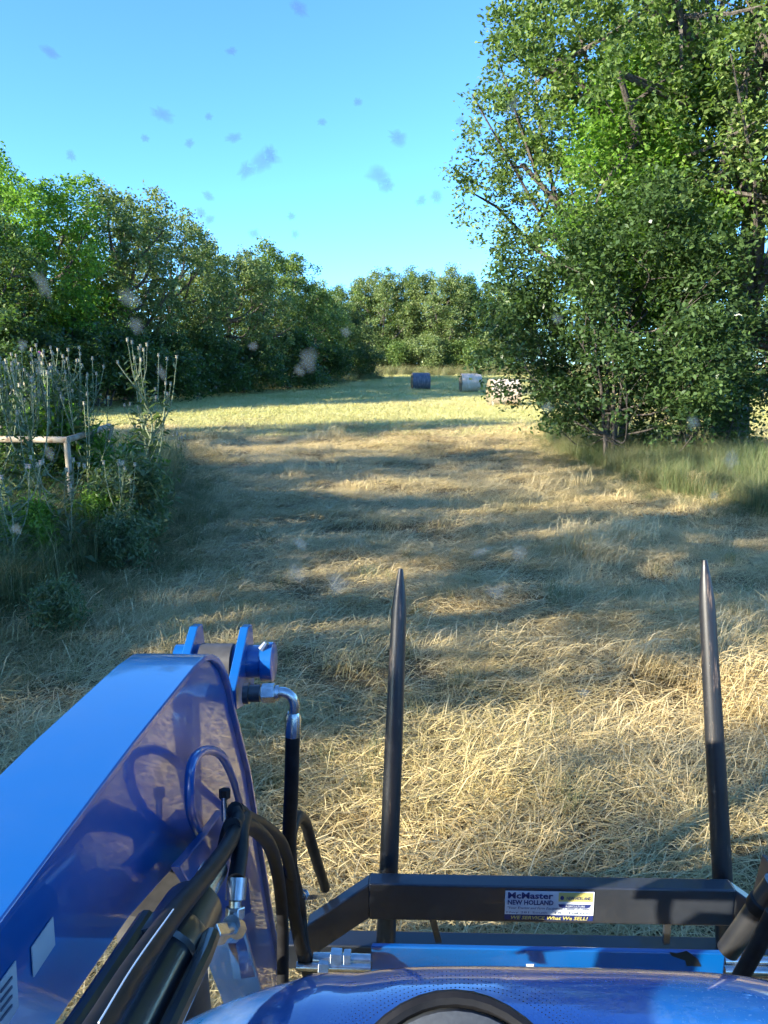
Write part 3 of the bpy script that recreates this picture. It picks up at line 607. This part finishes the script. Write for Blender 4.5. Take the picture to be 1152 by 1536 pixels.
def splat_mat(name, c, strength):
    t = NT(name); uvv = t.n('ShaderNodeUVMap').outputs[0]; ln = t.n('ShaderNodeVectorMath', operation='LENGTH'); t.l(uvv, ln.inputs[0])
    nz = t.noise(60.0, 3, t.obj(), .6)
    fall = t.math('SUBTRACT', t.math('SUBTRACT', 1.25, ln.outputs['Value']), t.math('MULTIPLY', nz, .55), True)
    fall = t.ramp(fall, [(0, (0, 0, 0)), (.5, (.75, .75, .75)), (1, (1, 1, 1))])
    t.principled(c, rough=.9, spec=.05); t.l(t.math('MULTIPLY', fall, strength, True), t.p.inputs['Alpha']); return t.m
M['splat'] = splat_mat('dried_splatter_backlit', (.055, .08, .11), .44); M['splat_pale'] = splat_mat('dried_splatter_pale', (.11, .15, .19), .30)  # same dried marks twice: darker tone paints the backlit look against the sky
SPL = [(72, 75, 15, 7), (240, 168, 17, 9), (103, 231, 8, 7), (395, 236, 20, 14), (368, 252, 14, 10), (404, 228, 10, 12), (536, 150, 6, 6), (482, 180, 8, 5), (350, 204, 12, 6), (310, 172, 6, 5), (568, 262, 17, 12), (580, 276, 12, 10),
       (597, 204, 14, 9), (655, 293, 10, 9), (632, 299, 7, 8), (310, 292, 10, 6), (299, 318, 7, 8), (313, 328, 9, 6), (380, 349, 9, 7), (436, 323, 6, 6), (441, 350, 6, 6), (447, 8, 14, 8), (345, 73, 8, 5), (690, 178, 6, 5), (282, 212, 7, 6), (215, 205, 6, 5),
       (191, 447, 17, 14), (200, 487, 13, 12), (62, 428, 10, 24), (30, 517, 9, 8), (460, 540, 15, 18), (448, 556, 10, 9), (378, 519, 8, 7), (518, 497, 8, 8), (240, 560, 8, 12), (57, 556, 8, 8), (70, 680, 8, 14), (20, 795, 10, 9),
       (450, 818, 14, 9), (443, 862, 17, 20), (505, 877, 20, 18), (745, 890, 19, 15), (720, 830, 18, 8), (780, 832, 14, 18), (878, 1042, 13, 9), (772, 155, 9, 16), (838, 478, 9, 9), (1043, 634, 12, 10), (1100, 690, 12, 16), (1074, 745, 9, 8), (822, 612, 10, 8)]
rsp = np.random.RandomState(9)
for px, py, wx, wy in SPL:
    c = on_glass(px, py); sx = wx * 1.08 / FPX * .56; sy = wy * 1.08 / FPX * .57; n = 18; vs = [c + np.array([0, .004, 0])]; uv = [(0, 0)]
    th = rsp.uniform(-.5, .5)
    for k in range(n):
        a = 2 * math.pi * k / n; q = 1 + .18 * math.sin(3 * a + rsp.uniform(0, 6)) + rsp.normal(0, .08); u_, w_ = sx * q * math.cos(a), sy * q * math.sin(a)
        u2, w2 = u_ * math.cos(th) - w_ * math.sin(th), u_ * math.sin(th) + w_ * math.cos(th); vs.append(c + np.array([u2, -.16 * w2 + .004, w2])); uv.append((math.cos(a), math.sin(a)))
    me = bpy.data.meshes.new('splatter'); me.from_pydata([tuple(p) for p in vs], [], [(0, 1 + k, 1 + (k + 1) % n) for k in range(n)])
    ul = me.uv_layers.new(name='UVMap')
    for lp in me.loops: ul.data[lp.index].uv = uv[lp.vertex_index]
    o = link('splatter', me, M['splat'] if py < 360 else M['splat_pale']); o.parent = ws
# dotted black border print round the cowl
mb = MB()
for ring in range(9):
    rp = 212 + ring * 6.2
    for k in range(int(math.pi * rp / 6.4)):
        a = math.pi * (k + .5 * (ring % 2)) / int(math.pi * rp / 6.4); px = 690 + rp * math.cos(a) * 1.03; py = 1698 - rp * math.sin(a)
        if py > 1560: continue
        c = on_glass(px, py); rr = (1.6 - ring * .15) / FPX * .62
        mb.add([c + np.array([rr * math.cos(q), .004 - .16 * rr * math.sin(q), rr * math.sin(q)]) for q in np.arange(6) * math.pi / 3], [tuple(range(6))])
o = mb.build('dot_border', M['rubber'], None, smooth=False); o.parent = ws; o['kind'] = 'stuff'

# ------------------------------------------------------------------ front loader
ld = empty('front_loader', (-.15, 1.4, 0), 'blue front loader arms with black hydraulic hoses beside the hood', 'loader')
def arm(x_in, x_out):
    sg = 1 if x_out < x_in else -1
    top = [(.25, 1.768), (.62, 1.766), (.984, 1.758), (1.30, 1.742)]
    for a in np.linspace(75, 18, 7): top.append((1.30 + .31 * math.cos(math.radians(a)), 1.427 + .315 * math.sin(math.radians(a))))
    top += [(1.734, 1.285), (1.826, 1.050), (1.974, .663), (2.15, .26)]
    low = [(2.02, .20), (1.80, .62), (1.60, 1.02), (1.50, 1.22), (1.40, 1.33), (1.28, 1.395), (1.10, 1.46), (.95, 1.51), (.727, 1.556), (.25, 1.56)]
    mb = MB(); mb.prism(top + low, 'x', x_in - sg * .012, x_out + sg * .004); a_ = mb.build('arm', M['blue'], ld, .003)
    # cover plate bent over the top and down the front
    th = .011; P_ = [np.array(p) for p in top]; nn = []
    for k in range(len(P_)):
        t_ = P_[min(k + 1, len(P_) - 1)] - P_[max(k - 1, 0)]; t_ /= np.linalg.norm(t_); nn.append(np.array([-t_[1], t_[0]]))
    out = [p + q * th for p, q in zip(P_, nn)]; inn = [p - q * .0015 for p, q in zip(P_, nn)]; n = len(out); mb = MB()
    vs = [(x, q[0], q[1]) for x in (x_in, x_out) for q in out + inn]; fs = []
    for s0 in (0, 2 * n):
        for k in range(n - 1): f = (s0 + k, s0 + k + 1, s0 + n + k + 1, s0 + n + k); fs.append(f if s0 == 0 else f[::-1])
    for k in range(n - 1):
        fs.append((k, 2 * n + k, 2 * n + k + 1, k + 1)); fs.append((n + k, n + k + 1, 3 * n + k + 1, 3 * n + k))
    fs += [(0, n, 3 * n, 2 * n), (n - 1, 3 * n - 1, 4 * n - 1, 2 * n - 1)]
    mb.add(vs, fs); o = mb.build('cover_plate', M['blue'], None, .0025); o.parent = a_
    return a_
AL = arm(-.90, -1.045); AR = arm(.735, .88)
def sub(mb, name, mat, parent, bevel=0, smooth=True):
    o = mb.build(name, mat, None, bevel, smooth); o.parent = parent; return o
# lower lip along the inside of the left arm (edge strip seen beside the hoses)
# decals on the inner face
def face_quad(pts, x, name, mat, parent):
    P_ = [onX(px, py, x) for px, py in pts]; mb = MB(); mb.add(P_ + [p + np.array([-.0012, 0, 0]) for p in P_], [(0, 1, 2, 3), (7, 6, 5, 4), (0, 4, 5, 1), (1, 5, 6, 2), (2, 6, 7, 3), (3, 7, 4, 0)])
    return sub(mb, name, mat, parent)
face_quad([(48, 1421), (80, 1375), (83, 1417), (51, 1466)], -.9095, 'decal', M['decal'], AL)
face_quad([(-40, 1530), (24, 1441), (28, 1510), (-10, 1575)], -.9095, 'decal', M['decal'], AL)
for q in range(4):
    y0 = 1478 + q * 14; face_quad([(2, y0 + 8), (19, y0 - 14), (19, y0 - 10), (2, y0 + 12)], -.9075, 'print_line', M['dark_print'], AL)
# pivot boss beyond the knee: two ears, a cross tube, a pin with an end cap
YB, ZB = 1.80, 1.545
b0 = onY(372, 992, YB); ZB = b0[2]
def ear(px0, px1, name):
    x0 = onY(px0, 980, YB)[0]; mb = MB(); poly = [(YB - .15, ZB - .06), (YB - .15, ZB - .005), (YB + .015, ZB + .086), (YB + .06, ZB + .078), (YB + .085, ZB - .05), (YB + .03, ZB - .12)]
    mb.prism(poly, 'x', x0 - .011, x0 + .011); return mb.build(name, M['blue'], ld, .002)
ear(290, 0, 'pivot_ear'); ear(366, 0, 'pivot_ear')
xa, xb = onY(262, 980, YB)[0], onY(410, 980, YB)[0]
mb = MB(); mb.tube([(xa, YB, ZB), (xa + .004, YB, ZB), (xb - .03, YB, ZB), (xb - .03, YB, ZB), (xb - .028, YB, ZB)], [.030, .042, .042, .042, .050], 24); pv = mb.build('pivot_tube', M['blue'], ld)
mb = MB(); mb.tube([(xb - .03, YB, ZB), (xb - .026, YB, ZB), (xb, YB, ZB), (xb + .003, YB, ZB)], [.047, .050, .050, .044], 24); sub(mb, 'end_cap', M['blue'], pv)
mb = MB(); mb.tube([(xb - .024, YB - .02, ZB + .040), (xb - .012, YB - .018, ZB + .058)], [.012, .008], 10); sub(mb, 'grease_nipple', M['steel'], pv)
mb = MB(); x1, x2 = onY(305, 980, YB)[0], onY(352, 980, YB)[0]; mb.tube([(x1, YB - .02, ZB + .002), (x2, YB - .02, ZB + .002)], [.05, .05], 20); mb.tube([(x1 + .02, YB - .055, ZB + .025), (x1 + .022, YB - .075, ZB + .04)], [.012, .009], 8); mb.build('cylinder_eye', M['grey_steel'], ld)

def hose(pts, X_, r, name='hose', mat='rubber', n=7, seg=12, parent=None):
    xs_ = X_ if hasattr(X_, '__len__') else [X_] * len(pts)
    P_ = [onX(px, py, x) for (px, py), x in zip(pts, xs_)]; mb = MB(); mb.tube(spline(P_, n), r, seg)
    return sub(mb, name, M[mat], parent) if parent else mb.build(name, M[mat], ld)
XH = -.815
# steel elbow leaving the arm and its hose
def ypts(pts, y): return [onY(px, py, yy) for (px, py), yy in zip(pts, y if hasattr(y, '__len__') else [y] * len(pts))]
YE = 1.66
mb = MB(); mb.tube(ypts([(366, 1040), (374, 1040), (375, 1040), (391, 1040)], YE), [.026, .026, .021, .021], 14); mb.build('bulkhead_fitting', M['black'], ld)
mb = MB(); mb.tube(spline(ypts([(388, 1040), (418, 1038), (433, 1041), (441, 1054), (440, 1078)], YE), 7), .0125, 14); el = mb.build('elbow', M['steel'], ld)
mb = MB(); mb.tube(ypts([(393, 1040), (413, 1039)], YE), .0235, 6); sub(mb, 'hex_nut', M['steel'], el, .002, False)
mb = MB(); mb.tube(ypts([(413, 1039), (419, 1039)], YE), .018, 12); sub(mb, 'collar', M['steel'], el)
mb = MB(); mb.tube(spline(ypts([(439, 1098), (437, 1180), (434, 1260), (437, 1340), (452, 1425)], [YE, YE, YE + .03, YE + .08, YE + .14]), 8), .0175, 14); hs = mb.build('hose', M['rubber'], ld)
mb = MB(); mb.tube(ypts([(440, 1068), (440, 1074), (439, 1103)], YE), [.0135, .019, .0195], 14); sub(mb, 'ferrule', M['steel'], hs)
# second hose looping right to the link fitting
hs = hose([(437, 1300), (436, 1255), (446, 1226), (458, 1235), (470, 1275), (488, 1332)], [-.82, -.82, -.815, -.81, -.80, -.79], .0175)
a = onX(490, 1338, -.79)
ft = hose([(491, 1330), (490, 1340), (478, 1343), (452, 1342)], -.79, .0085, 'elbow', 'steel'); 
a, b = onX(456, 1342, -.79), onX(470, 1342, -.79); mb = MB(); mb.tube([a, b], .0155, 6); sub(mb, 'hex_nut', M['steel'], ft, .0015, False)
# steel hand loop welded on the inner face (blue)
hose([(306, 1262), (288, 1225), (284, 1185), (288, 1145), (304, 1127), (324, 1128), (338, 1142), (352, 1175), (362, 1215)], [-.893, -.875, -.865, -.86, -.86, -.86, -.862, -.87, -.893], .0085, 'guard_loop', 'blue')
# bolt on the bracket
bl = hose([(337, 1230), (336, 1195)], -.85, .006, 'bolt', 'steel'); a, b = onX(337, 1197, -.85), onX(337, 1184, -.85); mb = MB(); mb.tube([a, b], .011, 6); sub(mb, 'hex_head', M['rubber'], bl, 0, False)
# bracket plate and cylinder mount under the arm
P0 = [onX(*p, -.872)[1:] for p in [(262, 1300), (300, 1255), (330, 1215), (352, 1230), (366, 1300), (372, 1370), (330, 1388), (310, 1370), (322, 1310), (300, 1290), (278, 1325)]]
mb = MB(); mb.prism([tuple(p) for p in P0], 'x', -.880, -.864); mb.build('cylinder_bracket', M['blue'], ld, .002)
# bundle of hoses over the bracket
h1 = hose([(352, 1215), (372, 1228), (396, 1240), (424, 1268), (440, 1330), (446, 1400), (462, 1470)], -.80, .0140)
h2 = hose([(348, 1240), (376, 1240), (404, 1268), (418, 1320), (424, 1390), (424, 1480)], -.79, .0140)
h3 = hose([(60, 1680), (150, 1540), (205, 1450), (262, 1370), (312, 1310), (345, 1262), (356, 1230), (350, 1216)], [-.725, -.74, -.755, -.77, -.78, -.785, -.79, -.80], .0125)
hose([(148, 1534), (203, 1444), (260, 1364)], [-.7275, -.7425, -.7575], .0008, 'print_stripe', 'white', parent=h3, seg=6)
h4 = hose([(354, 1320), (360, 1280), (362, 1245), (366, 1225), (356, 1215)], [-.765, -.77, -.78, -.79, -.80], .0130)
fr = hose([(356, 1316), (353, 1350)], -.765, .0155, 'ferrule', 'steel', parent=h4)
e4 = hose([(353, 1350), (352, 1372), (351, 1384), (340, 1398), (318, 1402)], -.765, .0095, 'elbow', 'steel')
for (p, q, r) in (((353, 1360), (352, 1378), .0150), ((330, 1400), (314, 1402), .0155)):
    mb = MB(); mb.tube([onX(*p, -.765), onX(*q, -.765)], r, 6); sub(mb, 'hex_nut', M['steel'], e4, .0015, False)
mb = MB(); mb.tube([onX(346, 1388, -.765), onX(356, 1394, -.765)], .0145, 8); sub(mb, 'elbow_body', M['steel'], e4)
hose([(316, 1402), (296, 1402)], -.78, .017, 'bulkhead_fitting', 'black')
h5 = hose([(437, 1300), (450, 1360), (456, 1420), (474, 1470)], [-.80, -.80, -.79, -.78], .0165)
h6 = hose([(352, 1222), (340, 1245), (330, 1290), (318, 1330)], [-.81, -.83, -.84, -.85], .010, 'hose', 'rubber')
# lift cylinder, big black barrel running back and down from the bracket
ct, cb = onX(276, 1388, -.80), onX(170, 1580, -.80); dirv = (cb - ct) / np.linalg.norm(cb - ct); cb = ct + dirv * .60
def along(s): return ct + dirv * s
mb = MB(); mb.tube([along(-.045), along(-.035), along(.05), along(.052), along(.058), along(.10), along(.102), along(.55)], [.030, .042, .044, .049, .051, .051, .044, .044], 28); cyl = mb.build('lift_cylinder', M['black'], ld)
mb = MB(); mb.tube([along(-.16), along(-.03)], .020, 16); sub(mb, 'piston_rod', M['steel'], cyl)
mb = MB(); off = np.array([.052, 0, .022]); mb.tube([along(.06) + off, along(.10) + off * 1.05, along(.5) + off], .011, 10); sub(mb, 'feed_pipe', M['black'], cyl)
mb = MB(); off = np.array([-.03, 0, .038]); mb.tube([along(.05) + off, along(.5) + off], .012, 10); sub(mb, 'feed_pipe', M['black'], cyl)
mb = MB(); a = onX(300, 1440, -.86); mb.tube([a + np.array([-.09, .06, .10]), a + np.array([-.09, .10, -.30])], .075, 20); mb.build('pin_boss', M['grey_steel'], ld)
# blue inner lug
P0 = [onX(*p, -.86)[1:] for p in [(348, 1415), (360, 1405), (378, 1465), (356, 1468)]]; mb = MB(); mb.prism([tuple(p) for p in P0], 'x', -.868, -.852); mb.build('link_lug', M['blue'], ld)
# cross tube plate with steel pipe and fittings (just beyond the hood)
YC = 1.92; c1, c2 = onY(557, 1418, YC), onY(1088, 1424, YC)
mb = MB(); mb.box((c1[0], YC - .005, c1[2] - .20), (c2[0], YC + .012, c1[2])); ctb = mb.build('cross_tube', M['blue'], ld, .004)
mb = MB(); chip = [onY(*p, YC - .0065) for p in [(1004, 1428), (1015, 1430), (1030, 1426), (1046, 1438), (1052, 1450), (1030, 1449), (1028, 1441), (1008, 1434)]]; mb.add(chip, [tuple(range(8))[::-1]]); sub(mb, 'paint_chip', M['black'], ctb, 0, False)
mb = MB(); chip = [onY(*p, YC - .0065) for p in [(789, 1446), (801, 1446), (800, 1452), (790, 1452)]]; mb.add(chip, [tuple(range(4))[::-1]]); sub(mb, 'paint_chip', M['white'], ctb, 0, False)
def pipe_y(p0, p1, r, name, mat, y, seg=12, parent=None):
    mb = MB(); mb.tube([onY(*p0, y), onY(*p1, y)], r, seg)
    return sub(mb, name, M[mat], parent, .001 if seg == 6 else 0, seg != 6) if parent else mb.build(name, M[mat], ld)
pp = pipe_y((470, 1437), (556, 1440), .017, 'hydraulic_pipe', 'steel', 1.88); pipe_y((496, 1437), (513, 1438), .027, 'hex_nut', 'steel', 1.88, 6, pp); pipe_y((516, 1438), (527, 1438), .025, 'hex_nut', 'steel', 1.88, 6, pp)
pp = pipe_y((445, 1449), (556, 1452), .013, 'hydraulic_pipe', 'steel', 1.86); pipe_y((478, 1450), (493, 1451), .022, 'hex_nut', 'steel', 1.86, 6, pp)
pp = pipe_y((1086, 1440), (1190, 1442), .014, 'hydraulic_pipe', 'steel', 1.95); pp = pipe_y((1086, 1455), (1190, 1458), .014, 'hydraulic_pipe', 'steel', 1.93)
# right side: black cylinder end and hose against the right arm
mb = MB(); a, b = onY(1090, 1428, 1.75), onY(1165, 1325, 1.70); mb.tube([a, a + (b - a) * .02, b], [.020, .028, .030], 20); rc = mb.build('lift_cylinder', M['black'], ld)
mb = MB(); mb.tube([a + (b - a) * .62, a + (b - a) * .66, a + (b - a) * .74, a + (b - a) * .76], [.030, .034, .034, .030], 20); sub(mb, 'collar', M['rubber'], rc)
mb = MB(); a, b = onY(1105, 1475, 1.62), onY(1160, 1370, 1.62); mb.tube([a, (a + b) / 2 + np.array([.004, 0, 0]), b], .019, 14); mb.build('hose', M['rubber'], ld)
mb = MB(); a, b = onY(1122, 1410, 1.86), onY(1153, 1290, 1.86); mb.hexa(a, b, .012, .05, (0, 1, 0)); mb.build('arm_flange', M['frame'], ld, .002)

# ------------------------------------------------------------------ bale spear frame
YF = 2.235
bs = empty('bale_spear', (0, YF, 0), 'black two pronged bale spear with dealer sticker on its crossbar', 'bale spear')
def bs_part(mb, name, mat, bevel=0, parent=None, smooth=True):
    o = mb.build(name, mat, None, bevel, smooth); o.parent = parent or bs; o.location = -Vector(bs.location); return o
L0, L1, R0, R1 = onY(553, 1329, YF), onY(553, 1382, YF), onY(1105, 1333, YF), onY(1105, 1388, YF)
zt = (L0[2] + R0[2]) / 2; zb = (L1[2] + R1[2]) / 2; xl, xr = L0[0], R0[0]
mb = MB(); mb.box((xl, YF, zb), (xr, YF + .06, zt)); bar = bs_part(mb, 'crossbar', M['frame'], .006)
zm = (zt + zb) / 2; hh = zt - zb
for (x0, dx) in ((xl + .002, -.20), (xr - .002, .17)):
    mb = MB(); y1 = YF + .03 - .10
    P_ = [(x0, YF + .004, zb + .003), (x0, YF + .058, zb + .003), (x0, YF + .058, zt - .003), (x0, YF + .004, zt - .003), (x0 + dx, y1 - .026, zb - .075), (x0 + dx, y1 + .026, zb - .075), (x0 + dx, y1 + .026, zt - .085), (x0 + dx, y1 - .026, zt - .085)]
    fs = [(0, 1, 2, 3), (7, 6, 5, 4), (0, 4, 5, 1), (1, 5, 6, 2), (2, 6, 7, 3), (3, 7, 4, 0)]
    mb.add(P_, fs if dx < 0 else [f[::-1] for f in fs]); bs_part(mb, 'side_wing', M['frame'], .005)
# spears: round bars with a long pencil point
for (pb, pt, yt) in (((579, 1405), (601, 853), 2.64), ((1089, 1411), (1057, 840), 2.64)):
    A0 = onY(*pb, YF + .10); T0 = onY(*pt, yt); d = (T0 - A0); L = np.linalg.norm(d); d /= L
    mb = MB(); S0 = A0 - d * .05; mb.tube([S0, A0, A0 + d * L * .50, A0 + d * L * .88, A0 + d * L * .93, A0 + d * L * .985, T0], [.0345, .0345, .033, .0275, .022, .0115, .0075], 16)
    bs_part(mb, 'spear', M['spear'])
# lower bar and braces
lo0, lo1 = onY(430, 1411, YF + .10), onY(1210, 1418, YF + .10)
mb = MB(); mb.box((lo0[0], YF + .08, lo0[2] - .10), (lo1[0] + .05, YF + .16, lo0[2])); bs_part(mb, 'lower_bar', M['frame'], .006)
for p, q in (((649, 1378), (658, 1412)), ((1001, 1380), (999, 1414))):
    mb = MB(); mb.hexa(onY(*p, YF + .045), onY(*q, YF + .095), .022, .012, (0, 1, 0)); bs_part(mb, 'brace', M['frame'])
# dealer sticker
s00, s11 = onY(758, 1335, YF), onY(889, 1381, YF); sx0, sx1, sz1, sz0 = s00[0], s11[0], s00[2], s11[2]; SW, SH = sx1 - sx0, sz1 - sz0
def srect(u0, v0, u1, v1, d, name, mat, parent, rnd=0):
    pts = [(u0, v0), (u1, v0), (u1, v1), (u0, v1)]
    if rnd: pts = [(u0, v1), (u0 + rnd * .3, v0 + rnd * .6), (u0 + rnd, v0), (u1 - rnd, v0), (u1 - rnd * .3, v0 + rnd * .6), (u1, v1)]
    mb = MB(); mb.add([(sx0 + u * SW, YF - d, sz0 + v * SH) for u, v in pts] , [tuple(range(len(pts)))]); return bs_part(mb, name, mat, parent=parent, smooth=False) if parent is None else sub_s(mb, name, mat, parent)
def sub_s(mb, name, mat, parent):
    o = mb.build(name, mat, None, 0, False); o.parent = parent; o.location = (0, 0, 0); return o
mb = MB(); mb.box((sx0, YF - .0015, sz0), (sx1, YF + .001, sz1)); stk = bs_part(mb, 'sticker', M['navy'])
srect(0, .19, 1, 1, .0025, 'white_field', M['white'], stk)
srect(.60, .66, .985, .97, .0033, 'yellow_panel', M['yellow'], stk); srect(.60, .44, .97, .57, .0033, 'dark_ribbon', M['navy'], stk, .05)
def text(s, u0, u1, v0, v1, mat, bold=0.0, name='lettering', slant=0):
    cu = bpy.data.curves.new(name, 'FONT'); cu.body = s; cu.size = 1; cu.offset = bold; cu.shear = slant; cu.resolution_u = 2
    tmp = bpy.data.objects.new('tmp', cu); col.objects.link(tmp); bpy.context.view_layer.update()
    me = bpy.data.meshes.new_from_object(tmp.evaluated_get(bpy.context.evaluated_depsgraph_get())); bpy.data.objects.remove(tmp)
    co = np.array([v.co[:] for v in me.vertices]); lo, hi = co.min(0), co.max(0)
    x = sx0 + (u0 + (co[:, 0] - lo[0]) / (hi[0] - lo[0]) * (u1 - u0)) * SW; z = sz0 + (v0 + (co[:, 1] - lo[1]) / (hi[1] - lo[1]) * (v1 - v0)) * SH
    me.vertices.foreach_set('co', np.stack([x, np.full(len(x), YF - .0042), z], 1).astype(np.float32).ravel()); me.update(); me.materials.clear()
    o = link(name, me, mat); o.parent = stk; o.location = (0, 0, 0); return o
text('McMaster', .03, .54, .74, .96, M['navy'], .03); text('NEW HOLLAND', .03, .545, .53, .70, M['navy'], .03)
text('"Your Tractor and Farm Equipment Capital of Texas"', .03, .97, .36, .47, M['navy'], .005, slant=.3)
text('NEW HOLLAND', .69, .965, .72, .84, M['navy'], .02); text('AGRICULTURE', .68, .90, .475, .54, M['white'], .0)
text('WE SERVICE What We SELL!', .07, .94, .035, .155, M['yellow'], .02, slant=.2)
text('Hwy 281 South   TX   Toll Free', .02, .98, .22, .31, M['navy'], .0)
mb = MB(); uc, vc = .64, .79; ring = [(sx0 + (uc + .022 * math.cos(a)) * SW, YF - .004, sz0 + (vc + .075 * math.sin(a)) * SH) for a in np.arange(16) * math.pi / 8]; mb.add(ring, [tuple(range(16))]); sub_s(mb, 'emblem', M['navy'], stk)
